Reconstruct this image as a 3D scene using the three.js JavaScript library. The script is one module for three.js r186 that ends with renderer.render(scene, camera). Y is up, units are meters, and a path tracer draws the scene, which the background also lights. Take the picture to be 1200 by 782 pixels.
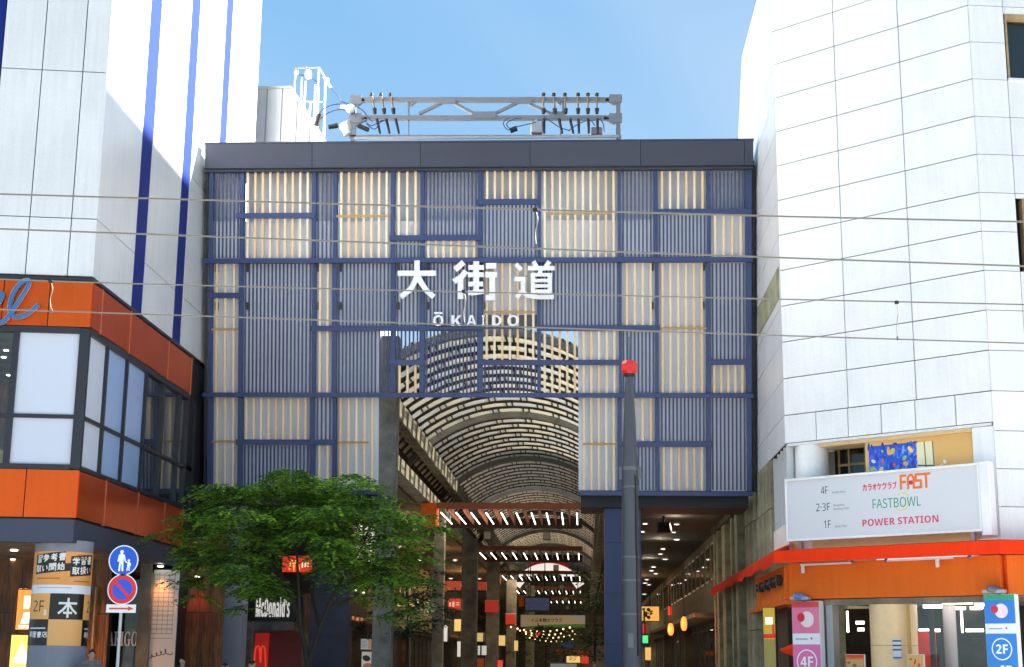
import * as THREE from 'three';
import { mergeGeometries } from 'three/addons/utils/BufferGeometryUtils.js';
import { RoundedBoxGeometry } from 'three/addons/geometries/RoundedBoxGeometry.js';
import { MarchingCubes } from 'three/addons/objects/MarchingCubes.js';
import { FontLoader } from 'three/addons/loaders/FontLoader.js';
import { TextGeometry } from 'three/addons/geometries/TextGeometry.js';

// ---------- camera, sky, sun, exposure ----------
const scene = new THREE.Scene();
const EYE = new THREE.Vector3(0, 1.5, 0), FOC = 1733;
const camera = new THREE.PerspectiveCamera(THREE.MathUtils.radToDeg(2 * Math.atan(391 / FOC)), 1200 / 782, 0.3, 900);
camera.position.copy(EYE);
camera.rotation.order = 'YXZ';
camera.rotation.set(0.2167, 0.0492, 0.0100);
camera.updateMatrixWorld(true);
const renderer = new THREE.WebGLRenderer({ antialias: true });
renderer.toneMapping = THREE.LinearToneMapping;
renderer.toneMappingExposure = 7.7;
renderer.shadowMap.enabled = true;

let sd = 7;
const rnd = () => { sd = (sd + 0x6d2b79f5) | 0; let t = Math.imul(sd ^ (sd >>> 15), 1 | sd); t = (t + Math.imul(t ^ (t >>> 7), 61 | t)) ^ t; return ((t ^ (t >>> 14)) >>> 0) / 4294967296; };
const rr = (a, b) => a + (b - a) * rnd();
const V = (x, y, z) => new THREE.Vector3(x, y, z);
const lerp = (a, b, t) => a + (b - a) * t, clamp = (x, a, b) => Math.min(b, Math.max(a, x)), sstep = (a, b, x) => { const t = clamp((x - a) / (b - a), 0, 1); return t * t * (3 - 2 * t); };
// periodic value noise
const hash2 = (x, y, s) => { let h = Math.imul(x, 374761393) ^ Math.imul(y, 668265263) ^ Math.imul(s, 2246822519); h = Math.imul(h ^ (h >>> 13), 1274126177); return ((h ^ (h >>> 16)) >>> 0) / 4294967296; };
function vnoise(x, y, px, py, s) {
  const xi = Math.floor(x), yi = Math.floor(y), fx = x - xi, fy = y - yi, a = fx * fx * (3 - 2 * fx), b = fy * fy * (3 - 2 * fy), m = (v, p) => ((v % p) + p) % p;
  return lerp(lerp(hash2(m(xi, px), m(yi, py), s), hash2(m(xi + 1, px), m(yi, py), s), a), lerp(hash2(m(xi, px), m(yi + 1, py), s), hash2(m(xi + 1, px), m(yi + 1, py), s), a), b);
}
function fbm(u, v, fx, fy, oct, s) { let t = 0, w = 0.5, n = 0; for (let i = 0; i < oct; i++) { t += w * vnoise(u * fx, v * fy, fx, fy, s + i * 17); n += w; w *= 0.5; fx *= 2; fy *= 2; } return t / n; }

{ // clear summer sky: deeper blue to the left, paler to the right and to the horizon, a few thin wisps of cirrus
  const W = 1024, Hh = 512, d = new Float32Array(W * Hh * 4), K = 1 / 7.7;
  for (let j = 0; j < Hh; j++) for (let i = 0; i < W; i++) {
    const el = ((j + 0.5) / Hh - 0.5) * Math.PI, ph = ((i + 0.5) / W - 0.5) * 2 * Math.PI;
    const dx = Math.cos(el) * Math.cos(ph), dy = Math.sin(el), dz = Math.cos(el) * Math.sin(ph);
    const h = Math.max(dy, 0), a = 0.5 + 0.5 * (dx * 0.96 - dz * 0.1);
    const t = Math.pow(1 - h, 4.2);
    let r = lerp(0.21, 0.88, t), g = lerp(0.50, 1.06, t), b = lerp(0.90, 1.08, t);
    const k = lerp(0.86, 1.12, a); r *= k * lerp(0.86, 1.12, a); g *= lerp(0.93, 1.08, a); b *= lerp(0.97, 1.03, a);
    const cu = dx / (h + 0.25), cv = dz / (h + 0.25);
    let c = fbm((cu * 0.8 + cv * 0.45 + 40) / 8, (cv * 0.16 - cu * 0.03 + 40) / 8, 8, 8, 5, 91);
    c = sstep(0.485, 0.72, c) * 0.60 * sstep(0.0, 0.15, h);
    r = lerp(r, 0.95, c); g = lerp(g, 1.0, c); b = lerp(b, 1.06, c);
    if (dy < 0) { r = 0.6; g = 0.6; b = 0.6; }
    const o = (j * W + i) * 4; d[o] = r * K; d[o + 1] = g * K; d[o + 2] = b * K; d[o + 3] = 1;
  }
  const sky = new THREE.DataTexture(d, W, Hh, THREE.RGBAFormat, THREE.FloatType);
  sky.mapping = THREE.EquirectangularReflectionMapping; sky.magFilter = THREE.LinearFilter; sky.minFilter = THREE.LinearFilter; sky.wrapS = THREE.RepeatWrapping; sky.needsUpdate = true;
  scene.background = sky; scene.environment = sky;
}
const SUN = V(1, 0.64, -0.30).normalize();   // from the right, along the cross street; the right building shades the street side of the gate
const sun = new THREE.DirectionalLight(new THREE.Color(1, 0.955, 0.88), 4.4);
sun.position.copy(SUN).multiplyScalar(160).add(V(0, 0, -40)); sun.target.position.set(0, 0, -40);
sun.castShadow = true; sun.shadow.mapSize.set(4096, 4096); sun.shadow.bias = -0.0004; sun.shadow.radius = 2;
Object.assign(sun.shadow.camera, { left: -60, right: 60, top: 80, bottom: -80, near: 1, far: 320 });
sun.name = 'sun'; scene.add(sun, sun.target);

// ---------- helpers ----------
const used = {};
const numbered = (n) => { const k = used[n] = (used[n] ?? -1) + 1; return k ? n + '_' + String(k).padStart(3, '0') : n; };
function tag(o, label, category, group, kind) { if (label) o.userData.label = label; if (category) o.userData.category = category; if (group) o.userData.group = group; if (kind) o.userData.kind = kind; return o; }
function thing(name, label, category, base = V(0, 0, 0), group) {
  const o = new THREE.Group(); o.name = numbered(name); o.position.copy(base); scene.add(o); return tag(o, label, category, group);
}
// part: geometry given in world coordinates, parented under a thing or a part standing at its own base
const offset = (p) => { const v = V(0, 0, 0); for (let q = p; q && q !== scene; q = q.parent) v.add(q.position); return v; };
function part(name, geo, mat, parent, label) {
  const g = Array.isArray(geo) ? (geo.length > 1 ? mergeGeometries(geo.map((x) => (x.index ? x.toNonIndexed() : x))) : geo[0]) : geo;
  const m = new THREE.Mesh(g, mat); m.name = name; m.castShadow = m.receiveShadow = true;
  if (parent && parent !== scene) { const o = offset(parent); g.translate(-o.x, -o.y, -o.z); parent.add(m); } else { m.name = numbered(name); scene.add(m); }
  if (label) m.userData.label = label;
  return m;
}
const struct = (name, geo, mat) => tag(part(name, geo, mat), null, null, null, 'structure');
// a point of the photograph (1200 x 782) on a plane of the place
const ray = (px, py) => V((px - 600) / FOC, -(py - 391) / FOC, -1).applyQuaternion(camera.quaternion);
const onPl = (px, py, o, n) => { const d = ray(px, py); return EYE.clone().addScaledVector(d, o.clone().sub(EYE).dot(n) / d.dot(n)); };
const onZ = (px, py, z) => onPl(px, py, V(0, 0, z), V(0, 0, 1)), onX = (px, py, x) => onPl(px, py, V(x, 0, 0), V(1, 0, 0)), onY = (px, py, y) => onPl(px, py, V(0, y, 0), V(0, 1, 0));
// box with uv in metres
function bx(w, h, d, bev = 0) {
  const g = bev ? new RoundedBoxGeometry(w, h, d, 1, bev) : new THREE.BoxGeometry(w, h, d);
  const p = g.attributes.position, n = g.attributes.normal, uv = g.attributes.uv, ox = (w * 7.31 + h * 3.77) % 1, oy = (h * 5.13 + d * 2.9) % 1;
  for (let i = 0; i < p.count; i++) {
    const ax = Math.abs(n.getX(i)), ay = Math.abs(n.getY(i)), az = Math.abs(n.getZ(i));
    if (ax >= ay && ax >= az) uv.setXY(i, p.getZ(i) + ox, p.getY(i) + oy); else if (ay >= az) uv.setXY(i, p.getX(i) + ox, p.getZ(i) + oy); else uv.setXY(i, p.getX(i) + ox, p.getY(i) + oy);
  }
  return g;
}
const box = (x0, x1, y0, y1, z0, z1, bev) => bx(Math.abs(x1 - x0), Math.abs(y1 - y0), Math.abs(z1 - z0), bev).translate((x0 + x1) / 2, (y0 + y1) / 2, (z0 + z1) / 2);
// a wall frame: origin, direction along the wall, outward normal; heights are world heights
function frame(o, u) { const U = u.clone().normalize(); return { o, u: U, n: V(-U.z, 0, U.x), P(a, y, w = 0) { return this.o.clone().addScaledVector(this.u, a).addScaledVector(this.n, w).setY(y); }, M(a, y, w) { return new THREE.Matrix4().makeBasis(this.u, V(0, 1, 0), this.n).setPosition(this.P(a, y, w)); }, at(px, py, w = 0) { const q = onPl(px, py, this.P(0, 0, w), this.n); return [q.clone().sub(this.o).dot(this.u), q.y]; } }; }
const fbox = (F, u0, u1, y0, y1, w0, w1, bev) => bx(Math.abs(u1 - u0), Math.abs(y1 - y0), Math.abs(w1 - w0), bev).applyMatrix4(F.M((u0 + u1) / 2, (y0 + y1) / 2, (w0 + w1) / 2));
const fplane = (F, u0, u1, y0, y1, w) => new THREE.PlaneGeometry(u1 - u0, y1 - y0).applyMatrix4(F.M((u0 + u1) / 2, (y0 + y1) / 2, w));
function bar(a, b, w, d = w) { // square bar between two points
  const L = a.distanceTo(b), g = bx(w, L, d), q = new THREE.Quaternion().setFromUnitVectors(V(0, 1, 0), b.clone().sub(a).normalize());
  return g.applyQuaternion(q).translate((a.x + b.x) / 2, (a.y + b.y) / 2, (a.z + b.z) / 2);
}
function rod(a, b, r0, r1 = r0, seg = 8) { const L = a.distanceTo(b), g = new THREE.CylinderGeometry(r1, r0, L, seg); return g.applyQuaternion(new THREE.Quaternion().setFromUnitVectors(V(0, 1, 0), b.clone().sub(a).normalize())).translate((a.x + b.x) / 2, (a.y + b.y) / 2, (a.z + b.z) / 2); }
const tube = (pts, r, n = 24, s = 6) => new THREE.TubeGeometry(new THREE.CatmullRomCurve3(pts), n, r, s);
const cyl = (x, y0, y1, z, r, r1 = r, seg = 32) => new THREE.CylinderGeometry(r1, r, y1 - y0, seg).translate(x, (y0 + y1) / 2, z);
// flat ribbon of width th along a 2D polyline (for strokes of characters)
function ribbon(pts, th) {
  const L = [], R = [], n = pts.length;
  for (let i = 0; i < n; i++) {
    const a = pts[Math.max(0, i - 1)], b = pts[i], c = pts[Math.min(n - 1, i + 1)];
    let d1 = [b[0] - a[0], b[1] - a[1]], d2 = [c[0] - b[0], c[1] - b[1]];
    if (i === 0) d1 = d2; if (i === n - 1) d2 = d1;
    const l1 = Math.hypot(...d1) || 1, l2 = Math.hypot(...d2) || 1; let m = [-(d1[1] / l1 + d2[1] / l2), d1[0] / l1 + d2[0] / l2]; const lm = Math.hypot(...m) || 1; m = [m[0] / lm, m[1] / lm];
    const k = th / 2 / Math.max(0.4, -d1[1] / l1 * m[0] + d1[0] / l1 * m[1]);
    L.push(new THREE.Vector2(b[0] + m[0] * k, b[1] + m[1] * k)); R.push(new THREE.Vector2(b[0] - m[0] * k, b[1] - m[1] * k));
  }
  return new THREE.Shape([...L, ...R.reverse()]);
}

// ---------- textures and materials ----------
function dtex(n, f, rep, srgb) { // f(u,v) -> [r,g,b] 0..1
  const d = new Uint8Array(n * n * 4);
  for (let j = 0; j < n; j++) for (let i = 0; i < n; i++) { const c = f(i / n, j / n), o = (j * n + i) * 4; d[o] = clamp(c[0], 0, 1) * 255; d[o + 1] = clamp(c[1], 0, 1) * 255; d[o + 2] = clamp(c[2], 0, 1) * 255; d[o + 3] = 255; }
  const t = new THREE.DataTexture(d, n, n, THREE.RGBAFormat); t.wrapS = t.wrapT = THREE.RepeatWrapping; t.magFilter = THREE.LinearFilter; t.minFilter = THREE.LinearMipmapLinearFilter; t.generateMipmaps = true; if (srgb) t.colorSpace = THREE.SRGBColorSpace; t.repeat.set(1 / rep, 1 / rep); t.needsUpdate = true; return t;
}
const g3 = (x) => [x, x, x];
const tGrime = dtex(512, (u, v) => { const a = fbm(u, v, 5, 5, 5, 3), s = fbm(u, v, 60, 3, 3, 11), f = vnoise(u * 256, v * 256, 256, 256, 5); return g3(0.955 + 0.07 * (a - 0.5) + 0.05 * (s - 0.5) + 0.03 * (f - 0.5)); }, 5.3, true);
const tBlotch = dtex(256, (u, v) => g3(0.45 + 0.5 * (fbm(u, v, 6, 6, 5, 23) - 0.5) + 0.12 * (fbm(u, v, 64, 64, 2, 29) - 0.5)), 2.1);
const tWood = dtex(512, (u, v) => { const w = fbm(u, v, 3, 2, 3, 41), g = fbm(u, v + w * 0.08, 110, 4, 4, 43), q = fbm(u, v, 10, 3, 3, 47), k = 0.62 + 0.55 * (g - 0.5) + 0.5 * (q - 0.5); return [k * 1.12, k * 0.98, k * 0.80]; }, 1.7, true);
const tStone = dtex(512, (u, v) => { const a = fbm(u, v, 7, 7, 5, 61), f = vnoise(u * 300, v * 300, 300, 300, 63), k = 0.72 + 0.4 * (a - 0.5) + 0.22 * (f - 0.5); return [k, k * 0.99, k * 0.97]; }, 2.7, true);
const M = {};
const std = (name, rgb, o = {}) => (M[name] = new THREE.MeshStandardMaterial({ color: new THREE.Color().setRGB(...rgb), roughness: 0.6, ...o, name }));
const phy = (name, rgb, o = {}) => (M[name] = new THREE.MeshPhysicalMaterial({ color: new THREE.Color().setRGB(...rgb), roughness: 0.6, ...o, name }));
const glow = (name, rgb, k) => (M[name] = new THREE.MeshStandardMaterial({ color: new THREE.Color().setRGB(...rgb), roughness: 0.5, emissive: new THREE.Color().setRGB(...rgb), emissiveIntensity: k, name }));
phy('white0', [0.91, 0.91, 0.91], { map: tGrime, roughness: 0.34, roughnessMap: null, clearcoat: 0.6, clearcoatRoughness: 0.34 });
phy('white1', [0.885, 0.89, 0.89], { map: tGrime, roughness: 0.36, clearcoat: 0.6, clearcoatRoughness: 0.34 });
phy('white2', [0.93, 0.93, 0.925], { map: tGrime, roughness: 0.33, clearcoat: 0.6, clearcoatRoughness: 0.34 });
std('seam', [0.035, 0.038, 0.045], { roughness: 0.9 });
std('whitePaint', [0.80, 0.81, 0.82], { map: tGrime, roughness: 0.45 });
phy('stripe', [0.006, 0.025, 0.20], { roughness: 0.55, specularIntensity: 0.4 });
phy('orange0', [0.98, 0.135, 0.018], { roughness: 0.34, metalness: 0.8, map: tGrime });
phy('orange1', [0.94, 0.125, 0.016], { roughness: 0.34, metalness: 0.8, map: tGrime });
std('copper', [0.55, 0.16, 0.06], { roughness: 0.4 });
std('frameDark', [0.025, 0.027, 0.034], { roughness: 0.42 });
std('soffitDark', [0.055, 0.065, 0.10], { roughness: 0.55 });
std('soffitBeige', [0.42, 0.38, 0.30], { roughness: 0.8, map: tStone });
std('black', [0.012, 0.012, 0.013], { roughness: 0.6 });
std('roomDark', [0.10, 0.095, 0.085], { roughness: 0.9, map: tStone });
std('filmWhite', [0.66, 0.70, 0.80], { roughness: 0.35 });
std('skyReflectionBlue', [0.36, 0.50, 0.78], { roughness: 0.22 });  // sky reflection put into the colour of two side panes
phy('glass', [1, 1, 1], { roughness: 0.02, transmission: 1, thickness: 0, ior: 1.5 });
phy('glassDark', [0.62, 0.66, 0.64], { roughness: 0.02, transmission: 1, thickness: 0, ior: 1.5 });
std('gateBlue', [0.038, 0.064, 0.168], { roughness: 0.42, metalness: 0.15 });
std('gateBlue2', [0.046, 0.075, 0.185], { roughness: 0.45, metalness: 0.15 });
std('gateFascia', [0.047, 0.057, 0.088], { roughness: 0.5, map: tGrime });
std('gateFascia2', [0.043, 0.052, 0.082], { roughness: 0.5, map: tGrime });
std('backPanel', [0.78, 0.80, 0.88], { roughness: 0.75, map: tGrime, });
std('backPanelLifted', [0.90, 0.91, 0.94], { roughness: 0.75, map: tGrime });  // lighter copy of the back panel, offsets shade behind the close-set louvers
std('woodBar0', [0.93, 0.72, 0.46], { roughness: 0.6 });
std('woodBar1', [0.90, 0.63, 0.35], { roughness: 0.6 });
std('woodBar2', [0.94, 0.80, 0.58], { roughness: 0.6 });
std('brass', [0.50, 0.30, 0.09], { roughness: 0.5 });
std('letterWhite', [0.95, 0.95, 0.95], { roughness: 0.4 });
std('letterSide', [0.5, 0.5, 0.52], { roughness: 0.5 });
std('steel', [0.42, 0.43, 0.44], { roughness: 0.45, metalness: 0.5 });
std('insulatorBrown', [0.22, 0.15, 0.075], { roughness: 0.4 });
std('trussGrey', [0.20, 0.21, 0.23], { roughness: 0.5, metalness: 0.3 });
std('steelDark', [0.16, 0.165, 0.17], { roughness: 0.5, metalness: 0.4 });
std('concrete', [0.34, 0.33, 0.29], { roughness: 0.85, map: tStone });
std('beamGrey', [0.50, 0.47, 0.38], { roughness: 0.8, map: tStone });
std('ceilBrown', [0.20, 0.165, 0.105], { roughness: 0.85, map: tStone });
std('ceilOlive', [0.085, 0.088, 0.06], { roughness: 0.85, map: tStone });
std('brownDark', [0.075, 0.05, 0.032], { roughness: 0.7, map: tStone });
std('redBrown', [0.30, 0.085, 0.04], { roughness: 0.6 });
std('olive', [0.62, 0.63, 0.42], { roughness: 0.75, map: tStone });
std('olive2', [0.55, 0.56, 0.37], { roughness: 0.75, map: tStone });
std('asphalt', [0.30, 0.30, 0.30], { roughness: 0.95, map: tStone });
std('paving', [0.78, 0.765, 0.74], { roughness: 0.9, map: tStone });
std('kerb', [0.62, 0.61, 0.59], { roughness: 0.9, map: tStone });
std('roadPaint', [0.72, 0.72, 0.70], { roughness: 0.8, map: tGrime });
std('woodWall0', [0.36, 0.21, 0.095], { roughness: 0.5, map: tWood });
std('woodWall1', [0.31, 0.175, 0.08], { roughness: 0.5, map: tWood });
phy('redAwning', [0.97, 0.05, 0.010], { roughness: 0.9, specularIntensity: 0.2, map: tGrime });
phy('orangeFascia', [0.86, 0.175, 0.022], { roughness: 0.8, specularIntensity: 0.3, map: tGrime });
std('sandTan', [0.90, 0.66, 0.36], { roughness: 0.75, map: tGrime });
std('tan', [0.74, 0.52, 0.28], { roughness: 0.7, map: tStone });
std('bluePillar', [0.030, 0.052, 0.13], { roughness: 0.5, map: tGrime });
std('navy', [0.035, 0.045, 0.09], { roughness: 0.6, map: tStone });
std('greyPillar', [0.30, 0.31, 0.36], { roughness: 0.55, map: tGrime });
std('poleGrey', [0.085, 0.088, 0.105], { roughness: 0.42, metalness: 0.3 });
std('red', [0.75, 0.03, 0.02], { roughness: 0.4 });
std('wire', [0.20, 0.19, 0.16], { roughness: 0.5, metalness: 0.4 });
std('cable', [0.03, 0.045, 0.13], { roughness: 0.5 });
std('rubber', [0.015, 0.015, 0.016], { roughness: 0.6 });
std('yellow', [0.75, 0.55, 0.16], { roughness: 0.6 });
glow('tubeLight', [1.0, 0.93, 0.80], 0.845);
glow('downLight', [1.0, 0.93, 0.80], 1.17);
glow('lantern', [1.0, 0.30, 0.06], 0.2);
glow('redGlow', [0.85, 0.06, 0.03], 0.07);
glow('yellowGlow', [0.85, 0.60, 0.20], 0.08);
glow('bulbGlow', [1.0, 0.72, 0.30], 0.35);
glow('greenGlow', [0.08, 0.85, 0.28], 0.13);
glow('whiteGlow', [0.62, 0.60, 0.55], 0.10);
// printed matter on canvas
function print(w, h, draw, o = {}) { const c = document.createElement('canvas'); c.width = w; c.height = h; const x = c.getContext('2d'); draw(x, w, h); const t = new THREE.CanvasTexture(c); t.colorSpace = THREE.SRGBColorSpace; t.anisotropy = 8; const m = new THREE.MeshStandardMaterial({ map: t, roughness: 0.5, ...o }); if (o.emissiveIntensity) { m.emissive = new THREE.Color(1, 1, 1); m.emissiveMap = t; } return m; }
// hand-made strokes of the characters on the prints, in boxes of 100 x 100
const KJ = {
  '大': [[0, 33, 100, 33], [50, 0, 50, 36, 44, 58, 28, 80, 5, 96], [50, 38, 60, 62, 76, 82, 96, 96]],
  '本': [[4, 28, 96, 28], [50, 2, 50, 98], [48, 30, 28, 58, 4, 78], [52, 30, 72, 58, 96, 78], [28, 74, 72, 74]],
  '学': [[20, 4, 28, 22], [48, 2, 52, 20], [80, 4, 68, 22], [6, 44, 6, 28, 94, 28, 94, 44], [24, 44, 74, 44, 52, 58, 52, 94, 40, 96], [6, 70, 94, 70]],
  '習': [[6, 8, 44, 8, 44, 46], [8, 42, 42, 28], [54, 8, 94, 8, 94, 46], [56, 42, 90, 28], [50, 48, 44, 58], [24, 58, 76, 58, 76, 98, 24, 98, 24, 58], [24, 78, 76, 78]],
  '参': [[46, 2, 24, 20, 76, 20], [64, 10, 82, 26], [4, 36, 96, 36], [48, 22, 34, 48, 4, 66], [60, 36, 94, 62], [64, 46, 32, 66], [70, 58, 30, 82], [78, 70, 22, 98]],
  '考': [[16, 20, 74, 20], [44, 2, 44, 40], [4, 40, 96, 40], [86, 6, 50, 46, 8, 70], [38, 58, 82, 58], [44, 58, 38, 74, 82, 74, 74, 98, 56, 94]],
  '書': [[18, 12, 82, 12, 82, 36, 18, 36], [4, 24, 96, 24], [50, 0, 50, 58], [12, 46, 88, 46], [4, 58, 96, 58], [24, 66, 76, 66, 76, 98, 24, 98, 24, 66], [24, 82, 76, 82]],
  '取': [[4, 8, 54, 8], [14, 8, 14, 80], [44, 8, 44, 98], [14, 30, 44, 30], [14, 52, 44, 52], [4, 82, 54, 72], [58, 18, 92, 18, 80, 60, 54, 94], [64, 34, 76, 66, 98, 92]],
  '扱': [[4, 26, 40, 26], [24, 2, 24, 92, 12, 90], [4, 62, 40, 50], [48, 10, 82, 10, 76, 40, 94, 40, 80, 72, 48, 98], [58, 12, 54, 60, 40, 94], [60, 46, 74, 74, 98, 96]],
  'い': [[14, 18, 14, 60, 26, 86, 38, 70], [72, 22, 84, 46, 86, 72]],
  '開': [[6, 98, 6, 6, 42, 6, 42, 38, 6, 38], [6, 22, 42, 22], [58, 38, 58, 6, 94, 6, 94, 98, 84, 96], [58, 22, 94, 22], [58, 38, 94, 38], [26, 54, 74, 54], [22, 72, 78, 72], [40, 54, 40, 72, 30, 92], [62, 54, 62, 94]],
  '始': [[24, 2, 12, 60, 40, 92], [40, 30, 30, 66, 6, 96], [2, 32, 46, 32], [68, 2, 54, 42, 92, 38], [80, 22, 94, 44], [54, 58, 90, 58, 90, 94, 54, 94, 54, 58]],
  '明': [[8, 10, 40, 10, 40, 80, 8, 80, 8, 10], [8, 44, 40, 44], [54, 8, 54, 60, 44, 96], [54, 8, 92, 8, 92, 96, 80, 94], [54, 34, 92, 34], [54, 58, 92, 58]],
  '屋': [[10, 6, 90, 6, 90, 26, 10, 26], [12, 6, 12, 60, 4, 96], [24, 40, 92, 40], [52, 40, 36, 56, 84, 56], [22, 74, 94, 74], [56, 58, 56, 96], [18, 96, 98, 96]],
  '店': [[50, 0, 50, 12], [10, 14, 96, 14], [12, 14, 12, 60, 2, 96], [54, 22, 54, 58], [54, 38, 90, 38], [30, 58, 86, 58, 86, 94, 30, 94, 30, 58]],
  '一': [[4, 50, 96, 50]], '番': [[80, 2, 20, 10], [6, 26, 94, 26], [50, 6, 50, 50], [48, 28, 10, 50], [52, 28, 90, 50], [18, 54, 82, 54, 82, 98, 18, 98, 18, 54], [50, 54, 50, 98], [18, 76, 82, 76]],
  '館': [[26, 0, 4, 24], [26, 0, 44, 20], [12, 26, 36, 26, 36, 56, 12, 56, 12, 26], [12, 40, 36, 40], [12, 56, 12, 94, 42, 86], [70, 0, 70, 10], [50, 26, 50, 12, 96, 12, 96, 26], [58, 30, 88, 30, 88, 56, 58, 56, 58, 30], [58, 30, 58, 96], [58, 68, 92, 68, 92, 96, 58, 96]],
  'カ': [[8, 28, 84, 28, 80, 92, 62, 86], [44, 2, 40, 54, 8, 96]], 'ラ': [[20, 10, 80, 10], [8, 36, 90, 36, 78, 70, 34, 98]], 'オ': [[8, 32, 94, 32], [62, 2, 62, 94, 46, 92], [60, 34, 8, 82]], 'ケ': [[32, 2, 8, 46], [28, 28, 94, 28], [66, 28, 60, 68, 30, 98]],
  'ク': [[38, 2, 6, 48], [32, 20, 86, 20, 72, 64, 22, 98]], 'ブ': [[8, 18, 78, 18, 66, 66, 22, 98], [78, 0, 84, 10], [90, 0, 96, 10]],
  'イ': [[80, 4, 50, 40, 8, 60], [54, 38, 54, 98]], 'ム': [[46, 4, 18, 86, 84, 80], [66, 54, 92, 96]], 'マ': [[8, 14, 92, 14, 46, 62], [28, 50, 62, 90]], 'ツ': [[8, 16, 18, 40], [38, 8, 48, 32], [90, 10, 74, 60, 26, 96]],
};
function kj(x, s, px, py, size, color, th = 11, w = 1) { x.strokeStyle = color; x.lineWidth = size * th / 100; x.lineCap = 'butt'; x.lineJoin = 'miter'; let cx = px; for (const ch of s) { for (const st of KJ[ch] ?? []) { x.beginPath(); for (let i = 0; i < st.length; i += 2) x[i ? 'lineTo' : 'moveTo'](cx + st[i] * size * w / 100, py + st[i + 1] * size / 100); x.stroke(); } cx += size * w * 1.12; } }
// ---------- ground ----------
struct('ground', new THREE.PlaneGeometry(700, 700).rotateX(-Math.PI / 2).translate(0, -0.12, -60), M.asphalt);
struct('road', box(-150, 150, -0.2, -0.115, -27, 12), M.kerb);  // unseen road and pavement toned pale to bounce sun onto the shaded fronts
struct('pavement', box(-90, 90, -0.2, 0.0, -44, -27.16), M.paving);
struct('kerb', box(-90, 90, -0.2, 0.015, -27.16, -27.0), M.kerb);
struct('arcade_pavement', box(-30, 30, -0.2, 0.004, -200, -44), M.paving);
{
  const g = []; for (let i = 0; i < 12; i++) g.push(box(-11 + i * 1.5, -10.3 + i * 1.5, -0.115, -0.111, -26, -22.5));
  struct('road_marking', g, M.roadPaint);
  for (const z of [-8.2, -9.3, -12.2, -13.3]) struct('tram_rail', box(-150, 150, -0.115, -0.108, z - 0.035, z + 0.035), M.steel);
}

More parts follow.
